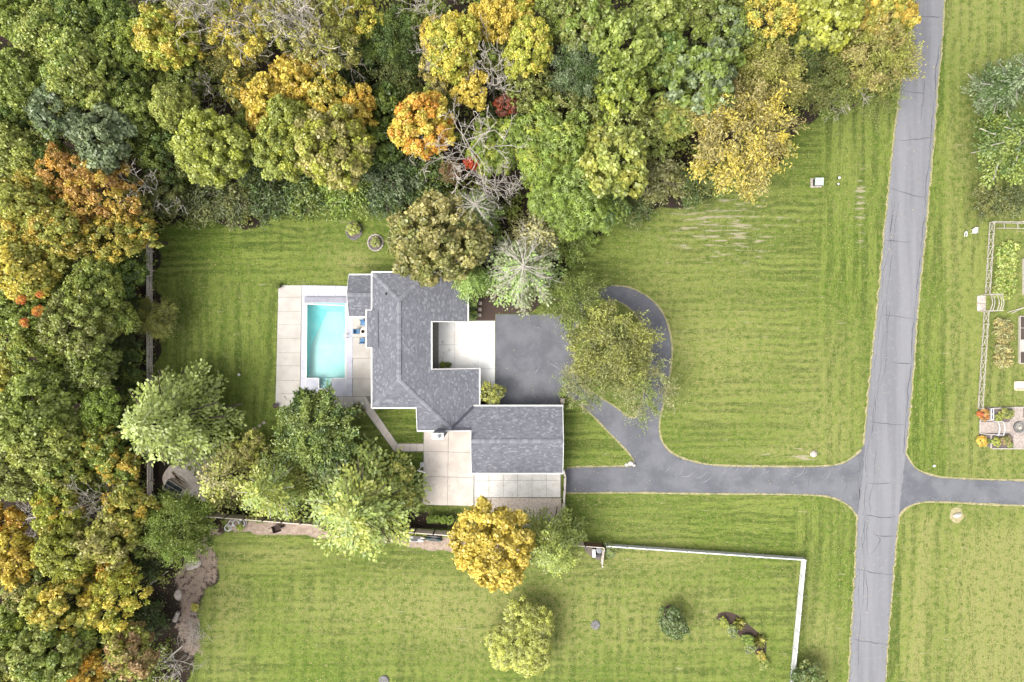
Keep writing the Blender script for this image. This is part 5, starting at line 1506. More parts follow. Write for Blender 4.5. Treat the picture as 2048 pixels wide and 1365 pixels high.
# the wood goes on outside the picture as one mass
def distant_wood():
    r = np.random.default_rng(80)
    n = 5200
    x, y = r.uniform(-1100, 1900, n), r.uniform(-1100, 2300, n)
    ok = ((x < -70) & (y < 2300)) | ((y < -70) & (x < 1790)) | ((y > 1440) & (x < 330))
    x, y = x[ok], y[ok]; n = len(x); per = 60
    X, Y = (x - 1024) / PX, (682.5 - y) / PX
    k = np.repeat(np.arange(n), per); N = len(k)
    rad = r.uniform(1.6, 3.4, n); hh = r.uniform(4, 11, n)
    dd = unit(r.normal(0, 1, (N, 3)) + [0, 0, .6]); dd[:, 2] = np.abs(dd[:, 2])
    pos = np.stack([X[k], Y[k], hh[k] * .55], 1) + dd * np.stack([rad[k], rad[k], hh[k] * .45], 1) * r.uniform(.6, 1.08, (N, 1))
    ct, cv = r.random(n), r.random(n); L = .8 * r.uniform(.6, 1.3, N)
    me = leaf_mesh('distant_wood', pos, unit(dd + r.normal(0, .5, (N, 3)) + [0, 0, .3]), r.normal(0, 1, (N, 3)), L, L * .75, np.clip(.7 * ct[k] + .3 * r.random(N), 0, 1), .5 * cv[k] + .5 * r.random(N))
    o = link('distant_wood', me); foliage(o, 'green', 'ygreen', .42)
    tag(o, 'green and yellowish wood going on beyond the nearer trees', 'wood', kind='stuff')
distant_wood()

# grass tufts: fine blades over the lawns and creeping over the paving edges
def tufts():
    r = np.random.default_rng(79)
    n = 36000
    x, y = r.uniform(-60, 2110, n), r.uniform(-60, 1430, n)
    road_poly = [(a + 4, b) for a, b in rl] + [(a - 4, b) for a, b in rr_[::-1]]
    bad = inpoly(x, y, FOREST) | inpoly(x, y, road_poly) | (inpoly(x, y, DRIVE) & ~inpoly(x, y, ISLAND)) | inpoly(x, y, DRIVE2) | inpoly(x, y, GRAVEL_PATH) | inpoly(x, y, EDGE_SOIL)
    for q in ([(551, 568), (700, 568), (700, 545), (940, 545), (940, 590), (992, 600), (992, 812), (1130, 812), (1130, 1045), (845, 1012), (846, 865), (832, 865), (832, 818), (551, 818)],
              [(1956, 812), (2130, 810), (2130, 900), (1956, 900)], [(727, 793), (742, 812), (795, 887), (848, 887), (848, 904), (789, 904), (730, 823)], [(640, 1010), (915, 1030), (915, 1062), (640, 1040)],
              [(1625, 356), (1642, 356), (1642, 376), (1625, 376)], [(1898, 1014), (1928, 1014), (1928, 1048), (1898, 1048)]):
        bad |= inpoly(x, y, q)
    x, y = x[~bad], y[~bad]
    e = []
    for line, w in ((rl, 3.5), (rr_, 3.5), (DRIVE, 2.2), (ISLAND, 2.2), (DRIVE2, 2.2), ([(551, 818), (553, 700), (557, 569), (690, 570)], 2), ([(846, 866), (846, 1010), (949, 1013)], 2), ([(1131, 815), (1131, 935)], 3), ([(310, 470), (310, 760)], 3), ([(1211, 1090), (1603, 1118), (1582, 1365)], 4)):
        for (x1, y1), (x2, y2) in zip(line, line[1:]):
            m = int(math.hypot(x2 - x1, y2 - y1) * .9)
            t = r.random(m); e.append(np.stack([x1 + (x2 - x1) * t + r.normal(0, w * .5, m), y1 + (y2 - y1) * t + r.normal(0, w * .5, m)], 1))
    e = np.concatenate(e)
    ex, ey = e[:, 0], e[:, 1]
    e = e[~(((ex > 1712) & (ex < 1835) & (ey > 875) & (ey < 1045)) | ((ex > 1736) & (ex < 1845) & inpoly(ex, ey, road_poly)) | ((ex < 1127) & (ey > 600) & (ey < 812) & (ex > 900)) | ((ex < 1133) & (ex > 1100) & (ey > 930) & (ey < 990)))]
    x, y = np.concatenate([x, e[:, 0]]), np.concatenate([y, e[:, 1]])
    n = len(x)
    a = r.uniform(0, 6.28, n)
    d = unit(np.stack([np.cos(a), np.sin(a), r.uniform(.02, .3, n)], 1))
    L = r.uniform(.1, .24, n)
    pos = np.stack([(x - 1024) / PX, (682.5 - y) / PX, np.full(n, .03)], 1) + d * (L * .5)[:, None]
    nr = unit(np.cross(d, np.stack([-np.sin(a), np.cos(a), np.zeros(n)], 1)) + r.normal(0, .3, (n, 3)))
    nr *= np.sign(nr[:, 2:3])
    me = leaf_mesh('grass_tufts', pos, nr, d, L, L * .4, r.random(n), r.random(n), .1, .25)
    o = link('grass_tufts', me)
    o.color = C(130, 158, 54, 2.35); c = C(182, 188, 98, 2.35); o['leaf_b'] = list(c[:3]); o['leaf_mix'] = .42
    tag(o, 'loose grass tufts over the lawns and along the paving edges', 'grass', kind='stuff')
tufts()

# fallen leaves on lawn and paving
def fallen():
    r = np.random.default_rng(78)
    pts = []
    for cx, cy, sx_, sy_, n in ((985, 1100, 120, 70, 900), (870, 470, 130, 80, 250), (1060, 1010, 60, 18, 260), (900, 980, 50, 30, 110), (1200, 780, 110, 60, 140), (1480, 320, 160, 60, 350),
                               (330, 1200, 60, 90, 700), (500, 700, 150, 200, 160), (1300, 700, 260, 220, 350), (1100, 1200, 300, 120, 420), (850, 1000, 18, 60, 160), (1650, 400, 140, 300, 250),
                               (1900, 600, 60, 280, 180), (700, 1150, 250, 80, 240), (1690, 1150, 60, 120, 120), (1350, 1040, 200, 40, 120), (660, 880, 90, 60, 120), (1400, 955, 200, 24, 20), (1060, 720, 50, 70, 25)):
        pts.append(np.stack([r.normal(cx, sx_, n), r.normal(cy, sy_, n)], 1))
    p = np.concatenate(pts); 
    roof = inpoly(p[:, 0], p[:, 1], [(690, 540), (940, 540), (965, 800), (1130, 808), (1130, 950), (940, 950), (830, 865), (690, 820)]) | inpoly(p[:, 0], p[:, 1], [(550, 565), (720, 565), (720, 825), (550, 825)])
    p = p[~roof]; n = len(p)
    pos = np.stack([(p[:, 0] - 1024) / PX, (682.5 - p[:, 1]) / PX, np.full(n, .075)], 1)
    L = r.uniform(.07, .15, n)
    me = leaf_mesh('fallen_leaves', pos, unit(r.normal(0, .25, (n, 3)) + [0, 0, 1]), r.normal(0, 1, (n, 3)) * [1, 1, .1], L, L * .75, r.random(n), r.random(n), .1, .05)
    o = link('fallen_leaves', me)
    foliage(o, 'tan', 'greyg', .5)
    tag(o, 'scattered tan and yellow fallen leaves on lawn and paving', 'leaves', kind='stuff')
fallen()

# ---------------------------------------------------------------- fences
def rail_fence():
    t = empty('rail_fence', P(306, 730))
    tag(t, 'long four-rail wooden fence between the wood and the yard', 'fence')
    O = t.location
    ys = [466 + i * 38 for i in range(15)]
    pts = [P(306 + (y - 466) * .003, y) - O for y in ys]
    for a, b in zip(pts, pts[1:]):
        for z in (.3, .68, 1.06, 1.44):
            mb = MB(); j = [rnd.uniform(-.025, .025) for _ in range(2)]
            mb.bar(a + Vector((j[0], .1, z + rnd.uniform(-.03, .03))), b + Vector((j[1], -.1, z + rnd.uniform(-.03, .03))), .10, .13)
            mb.build('rail', M['wood_pale'], t)
    for a in pts:
        mb = MB(); mb.tube(a + Vector((.07, 0, 0)), a + Vector((.07, 0, 1.55)), .085, .075, 7); mb.build('post', M['wood_grey'], t)
rail_fence()

def board_fence():
    t = empty('board_fence', P(640, 1044))
    tag(t, 'weathered horizontal-board privacy fence between house garden and lower lawn', 'fence')
    O = t.location
    n = 21
    pts = [P(425 + i * 37.1, 1025.5 + i * 37.1 * .078) - O for i in range(n + 1)]
    for i, (a, b) in enumerate(zip(pts, pts[1:])):
        d = (b - a).normalized()
        m = M['wood_brown'] if i >= n - 1 else M['wood_grey']
        for k in range(6):
            mb = MB(); z = .2 + k * .31
            mb.bar(a + d * .06 + Vector((0, 0, z)), b - d * .06 + Vector((0, 0, z)), .03 + .002 * (k % 2), .285)
            mb.build('board', m, t)
        mb = MB(); mb.bar(a + d * .06 + Vector((0, 0, 2.06)), b - d * .06 + Vector((0, 0, 2.06)), .07, .045)
        mb.build('cap_rail', M['wood_pale'], t)
    for a in pts:
        mb = MB(); mb.box((a.x, a.y + .02, 1.07), (.13, .13, 2.14)); mb.build('post', M['wood_dark'], t)
    # short return at the right end
    a, b = P(1206, 1089) - O, P(1202, 1124) - O
    for k in range(5):
        mb = MB(); z = .2 + k * .3; mb.bar(a + Vector((0, 0, z)), b + Vector((0, 0, z)), .03, .275); mb.build('board', M['wood_pale'], t)
    mb = MB(); mb.box((b.x, b.y - .08, .85), (.13, .13, 1.7)); mb.build('post', M['wood_pale'], t)
board_fence()

def vinyl_fence():
    t = empty('vinyl_fence', P(1604, 1116))
    tag(t, 'white vinyl fence enclosing the lower lawn with a corner near the road', 'fence')
    O = t.location
    line1 = [P(1211 + i * 39.2, 1087.5 + i * 2.72) - O for i in range(11)]
    line2 = [P(1603 - i * 3.42, 1114.7 + i * 36) - O for i in range(10)]
    for line in (line1, line2):
        for a, b in zip(line, line[1:]):
            d = (b - a).normalized()
            for z in (.18, .46, .74, 1.02):
                mb = MB(); mb.bar(a + d * .07 + Vector((0, 0, z)), b - d * .07 + Vector((0, 0, z)), .045, .255); mb.build('rail', M['vinyl'], t)
            mb = MB(); mb.bar(a + d * .07 + Vector((0, 0, 1.18)), b - d * .07 + Vector((0, 0, 1.18)), .14, .06); mb.build('top_rail', M['vinyl'], t)
    for a in line1 + line2[1:]:
        mb = MB(); mb.box((a.x, a.y, .65), (.13, .13, 1.3)); mb.lathe([(.12, 1.3), (.12, 1.33), (.01, 1.42)], (a.x, a.y, 0), 4); mb.build('post', M['vinyl'], t)
vinyl_fence()

def side_fence():
    t = empty('plank_fence', P(1127, 975))
    tag(t, 'short pale plank fence beside the patio at the driveway end', 'fence')
    O = t.location
    pts = [P(1125, 936), P(1128.5, 950), P(1127.5, 975), P(1126, 1000), P(1124.5, 1022)]
    for a, b in zip(pts, pts[1:]):
        a, b = a - O, b - O
        for k in range(4):
            mb = MB(); z = .2 + k * .4; mb.bar(a + Vector((0, 0, z)), b + Vector((0, 0, z)), .05, .37); mb.build('plank', M['wood_pale'], t)
        mb = MB(); mb.bar(a + Vector((0, 0, 1.64)), b + Vector((0, 0, 1.64)), .22, .05); mb.build('cap_rail', M['trellis'], t)
    for a in pts:
        a = a - O; mb = MB(); mb.box((a.x - .08, a.y, .85), (.12, .12, 1.7)); mb.build('post', M['wood_dark'], t)
side_fence()

def x_fence():
    t = empty('trellis_fence', P(1968, 640))
    tag(t, 'whitewashed fence with cross braces round the kitchen garden', 'fence')
    O = t.location
    F = lambda y: 1978.5 - (y - 445) * .0625
    def bay(a, b, cross):
        d = (b - a).normalized()
        for z in (.1, .95):
            mb = MB(); mb.bar(a + Vector((0, 0, z)), b + Vector((0, 0, z)), .06, .07); mb.build('rail', M['trellis'], t)
        if cross:
            for z0, z1 in ((.13, .92), (.92, .13)):
                mb = MB(); off = Vector((.03 if z0 < z1 else -.03, 0, 0)); mb.bar(a + d * .06 + off + Vector((0, 0, z0)), b - d * .06 + off + Vector((0, 0, z1)), .045, .06); mb.build('brace', M['trellis'], t)
        else:
            mid = (a + b) / 2
            for s in (-1, 1):
                mb = MB(); z1 = .52 + s * .12; mb.bar(a + d * .06 + Vector((0, 0, .52 + s * .35)), mid + Vector((0, 0, z1)), .045, .06); mb.bar(mid + Vector((0, 0, z1)), b - d * .06 + Vector((0, 0, .52 + s * .35)), .045, .06); mb.build('brace', M['trellis'], t)
    for y0, y1, n in ((446, 590, 6), (625, 816, 8)):
        ys = [y0 + (y1 - y0) * i / n for i in range(n + 1)]
        pts = [P(F(y), y) - O for y in ys]
        for i, (a, b) in enumerate(zip(pts, pts[1:])): bay(a, b, i % 2 == 0)
        for a in pts:
            mb = MB(); mb.box((a.x, a.y, .55), (.1, .1, 1.1)); mb.build('post', M['trellis'], t)
    # top side, two parallel rails with ties
    for (p, q) in (((1979, 446), (2120, 449)), ((1992, 457), (2120, 458))):
        a, b = P(*p) - O, P(*q) - O
        for z in (.1, .95) if p[1] < 450 else (.12,):
            mb = MB(); mb.bar(a + Vector((0, 0, z)), b + Vector((0, 0, z)), .07, .08); mb.build('rail', M['trellis'], t)
    for x in (2007, 2034, 2061):
        a, b = P(x, 447.3) - O, P(x, 457) - O
        mb = MB(); mb.bar(a + Vector((0, 0, .12)), b + Vector((0, 0, .12)), .07, .07); mb.build('tie', M['trellis'], t)
        mb = MB(); mb.box((a.x, a.y + .06, .55), (.1, .1, 1.1)); mb.build('post', M['trellis'], t)
x_fence()

def arbor():
    t = empty('garden_arbor', P(1969, 607))
    tag(t, 'arched white garden arbor set in the cross-braced fence', 'arbor')
    O = t.location
    for s in (-1, 1):
        yy = 607 + s * 16
        for x in (1962, 1980):
            a = P(x, yy) - O; mb = MB(); mb.box((a.x, a.y, 1.0), (.09, .09, 2.0)); mb.build('post', M['trellis'], t)
        a, b = P(1955, yy) - O, P(1983, yy) - O
        mb = MB(); mb.bar(a + Vector((0, 0, 2.03)), b + Vector((0, 0, 2.03)), .08, .09); mb.build('beam', M['trellis'], t)
    for x in (1958, 1962.5, 1971, 1976, 1980):
        a, b = P(x, 592) - O, P(x, 622) - O
        mb = MB(); q = []
        for i in range(9):
            f = i / 8; q.append(a.lerp(b, f) + Vector((0, 0, 2.05 + .35 * math.sin(math.pi * f))))
        for u, v in zip(q, q[1:]): mb.bar(u, v, .07, .05)
        mb.build('hoop', M['trellis'], t)
arbor()
for k, (y0, y1) in enumerate(((592, 606.5), (607.5, 623))):
    mb = MB(); a, b = P(1954, y1), P(1971, y0)
    mb.box(((a.x + b.x) / 2, (a.y + b.y) / 2, .03), (b.x - a.x, b.y - a.y, .06))
    tag(mb.build('flagstone', M['stone'], None), ('flagstone under the garden arbor, upper one', 'flagstone under the garden arbor, lower one')[k], 'paver', 'flagstones under the arbor')

# ---------------------------------------------------------------- kitchen garden
def leaf_bed(name, label, x0, y0, x1, y1, h, c1, c2, mix, n, leaf=.3, wid=.6, cat='plants', skew=0, ragged=6):
    r = np.random.default_rng(int(x0 * 7 + y0))
    c = P((x0 + x1) / 2, (y0 + y1) / 2, h * .5)
    w, d = (x1 - x0) / PX, (y1 - y0) / PX
    m = max(12, int(w * d * 6))
    cx, cy = r.uniform(-w / 2, w / 2, m), r.uniform(-d / 2, d / 2, m)
    k = np.repeat(np.arange(m), n); N = len(k)
    dd = unit(r.normal(0, 1, (N, 3)) + [0, 0, .6]); dd[:, 2] = np.abs(dd[:, 2])
    hh = r.uniform(.6, 1, m) * h
    pos = np.stack([cx[k], cy[k], np.zeros(N)], 1) + dd * np.stack([np.full(N, .42), np.full(N, .42), hh[k]], 1) * r.uniform(.55, 1.05, (N, 1))
    pos[:, 0] += skew * pos[:, 1]
    L = leaf * r.uniform(.7, 1.4, N); ct = r.random(m)
    me = leaf_mesh('leaves', pos, unit(dd + r.normal(0, .5, (N, 3)) + [0, 0, .4]), r.normal(0, 1, (N, 3)), L, L * wid, np.clip(.6 * ct[k] + .4 * r.random(N), 0, 1), r.random(N))
    t = empty(name, (c.x, c.y, 0)); tag(t, label, cat)
    o = link('leaves', me, None, t); o['kind'] = 'stuff'; foliage(o, c1, c2, mix)
    mb = MB()
    for i in range(m):
        p = Vector((cx[i], cy[i], 0)); mb.tube(p, p + Vector((r.uniform(-.1, .1), r.uniform(-.1, .1), hh[i] * .9)), .015, .008, 4)
    s = mb.build('stems', M['bark_grey'], t); s['kind'] = 'stuff'
    return t
leaf_bed('vegetable_row', 'dense light green vegetable row inside the cross-braced garden fence', 1996, 482, 2033, 597, .7, 'lgreen', 'bright', .35, 60, .28, skew=.06)
leaf_bed('corn_row', 'yellowed dry plants below the green vegetable row', 1996, 638, 2024, 732, 1.2, 'tan', 'greyg', .4, 44, .5, .3)
def raised_bed(label, x0, y0, x1, y1, cells):
    t = empty('raised_bed', P((x0 + x1) / 2, (y0 + y1) / 2)); tag(t, label, 'planter', 'raised beds of the kitchen garden')
    O = t.location
    a, b = P(x0, y1) - O, P(x1, y0) - O
    for (p, q) in (((a.x, a.y), (b.x, a.y)), ((a.x, b.y), (b.x, b.y)), ((a.x, a.y + .05), (a.x, b.y - .05)), ((b.x, a.y + .05), (b.x, b.y - .05))):
        mb = MB(); mb.bar(Vector((*p, .15)), Vector((*q, .15)), .1, .3); mb.build('side_board', M['trellis'], t)
    n = len(cells)
    for i, c in enumerate(cells):
        ya, yb = b.y - (b.y - a.y) * i / n, b.y - (b.y - a.y) * (i + 1) / n
        mb = MB(); mb.box(((a.x + b.x) / 2, (ya + yb) / 2, .11), (b.x - a.x - .1, abs(yb - ya) - .1, .22 if c != 'stone' else .3)); mb.build('soil', M[c], t)
        if i:
            mb = MB(); mb.bar(Vector((a.x + .05, ya, .16)), Vector((b.x - .05, ya, .16)), .07, .28); mb.build('divider', M['trellis'], t)
raised_bed('white-edged raised bed with several cells at the right edge', 2037, 633, 2075, 727, ['soil_dark', 'soil_dark', 'stone', 'soil_dark'])
raised_bed('white-edged raised bed at the right edge, upper one', 2045, 518, 2080, 590, ['soil_dark', 'soil_dark'])
# low timber planter
t = empty('timber_planter', P(2040, 771)); tag(t, 'low weathered timber planter alone on the grass at right edge', 'planter')
for p, q in (((2029, 764), (2055, 764)), ((2029, 780), (2055, 780)), ((2029, 765), (2029, 779)), ((2055, 765), (2055, 779))):
    mb = MB(); mb.bar(P(*p) - t.location + Vector((0, 0, .12)), P(*q) - t.location + Vector((0, 0, .12)), .09, .24); mb.build('side_board', M['wood_grey'], t)
mb = MB(); mb.box((.12, .02, .08), (1.5, .85, .16)); mb.build('soil', M['gravel'], t)
# bean poles leaning above the dry plants
for k, (p, q) in enumerate((((2014, 625), (2052, 612)), ((2022, 627), (2056, 608)))):
    mb = MB(); a, b = P(*p) + Vector((0, 0, .1)), P(*q) + Vector((0, 0, .9)); c = (a + b) / 2
    mb.tube(a - Vector((c.x, c.y, 0)), b - Vector((c.x, c.y, 0)), .045, .035, 6)
    tag(mb.build('bean_pole', M['trellis'], None, (c.x, c.y, 0)), ('slanting pale pole above the dry plants, left one', 'slanting pale pole above the dry plants, right one')[k], 'pole', 'slanting poles of the kitchen garden')

# paved herb garden with round fire pit
herb = sheet('herb_garden', [(1958, 815), (2120, 812), (2120, 897), (1985, 897), (1958, 888)], .010, M['mulch_grey'])
def herb_garden():
    mb = MB()
    def bricks(x0, y0, x1, y1):
        a, b = P(x0, y1), P(x1, y0); w, h = .30, .17
        ny = int((b.y - a.y) / h)
        for j in range(ny):
            x = a.x - (w / 2 if j % 2 else 0)
            while x < b.x - .02:
                xa, xb = max(x, a.x) + .008, min(x + w, b.x) - .008
                if xb - xa > .03:
                    z = .05 + rnd.uniform(-.006, .006)
                    mb.box(((xa + xb) / 2, a.y + (j + .5) * h, z / 2 + .005), (xb - xa, h - .016, z))
                x += w
    bricks(1960, 842, 2019, 866); bricks(2024, 812, 2046, 838); bricks(2026, 872, 2048, 897)
    c = P(2036.5, 854.5)
    for ring, (ra, rb) in enumerate(((.72, .92), (.94, 1.14), (1.16, 1.36))):
        n = 22 + ring * 6
        for i in range(n):
            t0, t1 = 2 * math.pi * i / n + .02, 2 * math.pi * (i + 1) / n - .02
            q = [(c.x + r * math.cos(t), c.y + r * math.sin(t)) for r, t in ((ra, t0), (rb, t0), (rb, t1), (ra, t1))]
            z = .062 + rnd.uniform(-.005, .005)
            mb.hexa([(x, y, .01) for x, y in q], [(x, y, z) for x, y in q])
    o = mb.build('paving_bricks', M['paver'], herb); o['kind'] = 'stuff'
    # edging
    for p, q in (((1985, 817), (2120, 812)), ((1983, 897.5), (2120, 898)), ((1959, 841), (1986, 841.5)), ((1959, 867), (1984, 870)), ((1979, 817), (1979, 841)), ((1981, 871), (1981, 897)), ((1959, 842), (1959, 866))):
        m2 = MB(); m2.bar(P(*p) + Vector((0, 0, .08)), P(*q) + Vector((0, 0, .08)), .12, .14); m2.build('edging_board', M['trellis'], herb)
herb_garden()
t = empty('fire_pit', P(2036.5, 854.5)); tag(t, 'round grey fire pit in the middle of the paved herb garden', 'fire pit')
for i in range(14):
    a0, a1 = 2 * math.pi * i / 14 + .02, 2 * math.pi * (i + 1) / 14 - .02
    mb = MB(); q = [(r * math.cos(a), r * math.sin(a)) for r, a in ((.5, a0), (.7, a0), (.7, a1), (.5, a1))]
    mb.hexa([(x, y, .01) for x, y in q], [(x, y, .3) for x, y in q]); mb.build('stone_block', M['stone_grey'], t)
mb = MB(); mb.lathe([(.5, .02), (.5, .12), (.1, .14)]); mb.build('ash_bed', M['gravel_dark'], t)
mb = MB(); mb.box((.02, -.05, .22), (.34, .3, .2), .2); mb.lathe([(.1, .32), (.06, .36)], (.02, -.05, 0), 8); mb.build('stone_centre', M['stone'], t)
def flower_clump(label, x, y, r, h, c1, c2, mix):
    tree('shrub', x, y, r, h, c1, c2, mix, label, 'flower_clump', 'plants of the herb garden', 'stem', cat='plant')
flower_clump('orange-brown flowers in the upper left bed of the herb garden', 1967, 829, 12, .6, 'brown', 'red', .4)
flower_clump('bright yellow and orange flowers left of the herb garden path', 1964, 882, 11, .6, 'yellow', 'orange', .4)
flower_clump('olive-yellow spiky clump next to the fire pit', 2013, 827, 12, .8, 'ygreen', 'dolive', .4)
flower_clump('pale green clump above the herb garden path', 1997, 837, 8, .5, 'lgreen', 'lime', .4)
flower_clump('lime green clump below the herb garden path', 1992, 884, 9, .5, 'lime', 'lgreen', .4)
flower_clump('dark green small clump beside the yellow flowers', 1976, 884, 6, .4, 'green', 'dgreen', .4)
flower_clump('brownish wilted clump below the fire pit path', 2011, 881, 10, .5, 'pink', 'olive', .5)
flower_clump('small green clump at the lower edge of herb garden', 2020, 890, 6, .35, 'green', 'lgreen', .5)
t = empty('garden_gate', P(1989, 855)); tag(t, 'small white double arch gate over the herb garden path', 'gate')
for x in (1984, 1994):
    mb = MB(); a, b = P(x, 842) - t.location, P(x, 869) - t.location
    q = [a.lerp(b, i / 8) + Vector((0, 0, 1.1 + .25 * math.sin(math.pi * i / 8))) for i in range(9)]
    mb.bar(a, q[0], .07, .07); mb.bar(b, q[-1], .07, .07)
    for u, v in zip(q, q[1:]): mb.bar(u, v, .07, .07)
    mb.build('arch', M['vinyl'], t)
for y in (842, 869):
    mb = MB(); mb.bar(P(1984, y) - t.location + Vector((0, 0, .7)), P(1994, y) - t.location + Vector((0, 0, .7)), .06, .06); mb.build('side_rail', M['vinyl'], t)
t = empty('garden_bench', P(1980, 828)); tag(t, 'narrow white bench frame in the upper left of herb garden', 'bench')
for dx_ in (-.14, .14):
    mb = MB(); mb.bar((dx_, -.72, .42), (dx_, .72, .42), .1, .05); mb.build('seat_slat', M['vinyl'], t)
for dy_ in (-.65, 0, .65):
    mb = MB(); mb.bar((-.2, dy_, .37), (.2, dy_, .37), .08, .05); mb.box((-.15, dy_, .17), (.06, .06, .34)); mb.box((.15, dy_, .17), (.06, .06, .34)); mb.build('leg_frame', M['vinyl'], t)

# ---------------------------------------------------------------- terrace things by the pool
def patio_chair(x, y, rz, label):
    t = empty('patio_chair', P(x, y) + Vector((0, 0, .066)), rz); tag(t, label, 'chair', 'blue chairs round the terrace table')
    mb = MB(); mb.box((0, 0, .43), (.56, .56, .10)); mb.build('seat_cushion', M['blue'], t)
    mb = MB(); mb.hexa([(-.27, -.30, .5), (.27, -.30, .5), (.27, -.22, .5), (-.27, -.22, .5)], [(-.27, -.42, .98), (.27, -.42, .98), (.27, -.33, .98), (-.27, -.33, .98)]); mb.build('back_cushion', M['blue'], t)
    for s in (-1, 1):
        mb = MB(); mb.path([(s * .32, .28, .02), (s * .32, .28, .62), (s * .32, -.28, .64)], .022); mb.build('arm_rest', M['metal_grey'], t)
        mb = MB(); mb.path([(s * .32, -.28, .02), (s * .32, -.28, .64), (s * .3, -.42, .98)], .022); mb.build('leg', M['metal_grey'], t)
patio_chair(727.5, 646.5, R(180), 'blue cushioned chair at the upper side of terrace table')
patio_chair(716, 663.5, R(-90), 'blue cushioned chair at the pool side of terrace table')
patio_chair(726.5, 681.5, R(0), 'blue cushioned chair at the lower side of terrace table')
t = empty('terrace_table', P(733, 664) + Vector((0, 0, .066))); tag(t, 'round terrace table half under the eave', 'table')
mb = MB(); mb.lathe([(.6, .70), (.62, .72), (.6, .74)], n=24); mb.build('table_top', M['wood_pale'], t)
mb = MB(); mb.lathe([(.28, .0), (.28, .03), (.05, .06), (.05, .70)]); mb.build('pedestal', M['metal_dark'], t)
t = empty('closed_parasol', P(730, 664) + Vector((0, 0, .81))); tag(t, 'dark brown folded parasol standing at the terrace table', 'parasol')
mb = MB(); mb.lathe([(.02, 0), (.02, .25), (.16, .3), (.22, .5), (.1, 1.1), (.03, 1.35)], n=10); mb.build('canopy', M['rust'], t)
mb = MB(); mb.tube((0, 0, -.05), (0, 0, 1.45), .02, .02, 6); mb.build('pole', M['white'], t)
def planter(x, y, rz, label, plant):
    t = empty('planter_pot', P(x, y), rz); tag(t, label, 'planter', 'pots at the corners of the pool deck')
    mb = MB(); mb.lathe([(.22, 0), (.34, .45), (.36, .47), (.30, .47), (.28, .40)], n=6); mb.build('pot', M['terracotta'], t)
    if plant:
        o = link('plant', CR['shrub'][1], None, t); o.location = (0, 0, .55); o.scale = (.19, .19, .22); foliage(o, 'green', 'dgreen', .4)
planter(559.5, 573, .3, 'six-sided pot with green plant at the upper pool deck corner', True)
planter(553, 811, .7, 'empty six-sided brown pot at the lower pool deck corner', False)

# post with side board at the patio edge
t = empty('white_post', P(845, 929)); tag(t, 'white post with a slanting board at the left patio edge', 'post')
mb = MB(); mb.box((0, 0, .2), (.5, .55, .4)); mb.build('base', M['white'], t)
mb = MB(); mb.tube((0, -.1, .4), (-.05, -.15, 2.6), .06, .05, 8); mb.build('pole', M['white'], t)
mb = MB(); mb.bar((-.25, -.22, 2.7), (.75, -.5, 2.7), .07, .6); mb.build('board', M['white'], t)
# pillar at the garage corner
t = empty('pillar', P(1124, 800)); tag(t, 'tan square pillar with cap at the corner of the asphalt court', 'pillar')
mb = MB(); mb.box((0, 0, .55), (.42, .42, 1.1)); mb.build('shaft', M['paver'], t)
mb = MB(); mb.lathe([(.36, 1.1), (.36, 1.18), (.1, 1.3)], n=4); o = mb.build('cap', M['paver'], t); o.rotation_euler.z = R(45)
mb = MB(); mb.box((.02, -.55, .4), (.26, .65, .8)); mb.build('low_wall', M['paver'], t)
# lawn lights
for k, (x, y) in enumerate(((350.5, 757.5), (401.5, 753.5), (480.5, 749.5))):
    t = empty('garden_light', P(x, y)); tag(t, ('small white globe light between the upper sprays of the pine', 'small white globe light just above the pine tip', 'small white globe light alone on the yard lawn')[k], 'lamp', 'white globe lights on the yard lawn')
    mb = MB(); mb.tube((0, 0, 0), (0, 0, .25), .04, .04, 6); mb.build('stake', M['metal_dark'], t)
    mb = MB(); mb.lathe([(.05, .24), (.15, .3), (.19, .4), (.15, .5), (.03, .56)], n=12); mb.build('globe', M['white'], t, smooth=True)

# ---------------------------------------------------------------- ground-level odds and ends
def rock(name, label, x, y, s, m, cat='boulder', group=None, z=0.0, seed=0, rz=0.0):
    r = random.Random(seed); mb = MB(); n = 10
    rings = []
    for j, (f, zz) in enumerate(((1, 0), (1.06, .35), (.86, .75), (.45, 1.0))):
        rings.append([(s[0] / 2 * f * math.cos(2 * math.pi * i / n) * r.uniform(.82, 1.1), s[1] / 2 * f * math.sin(2 * math.pi * i / n) * r.uniform(.82, 1.1), s[2] * zz * r.uniform(.9, 1.05)) for i in range(n)])
    for ring in rings: mb.v += ring
    for j in range(3):
        for i in range(n): mb.f.append((j * n + i, j * n + (i + 1) % n, (j + 1) * n + (i + 1) % n, (j + 1) * n + i))
    mb.f.append(tuple(3 * n + i for i in range(n))); mb.a = [0] * len(mb.f)
    o = mb.build(name, M[m], None, P(x, y) + Vector((0, 0, z))); o.rotation_euler.z = rz
    return tag(o, label, cat, group)
rock('boulder', 'big white rock at the tip of the driveway lawn', 1261.5, 927, (.75, .55, .4), 'stone_white', seed=1, group='white rocks at the driveway tip')
rock('boulder', 'small white rock left of the big one at the driveway tip', 1253, 930, (.45, .4, .25), 'stone_white', seed=2, group='white rocks at the driveway tip')
rock('boulder', 'small white rock right of the big one at the driveway tip', 1268, 930.5, (.4, .38, .3), 'stone_white', seed=3, group='white rocks at the driveway tip')
rock('boulder', 'rounded pinkish boulder in the front lawn corner near the road', 1627, 908, (.85, .85, .35), 'stone', seed=4)
rock('boulder', 'long whitish boulder in a bare ring by the neighbour driveway', 1913, 1031, (1.05, .5, .4), 'stone_white', seed=5, rz=R(18))
sheet('boulder_ring', [(1913 + 14 * math.cos(a * .45) * (1 + .12 * math.sin(a * 2.3)), 1031 + 16 * math.sin(a * .45)) for a in range(14)], .006, M['edge_soil'])
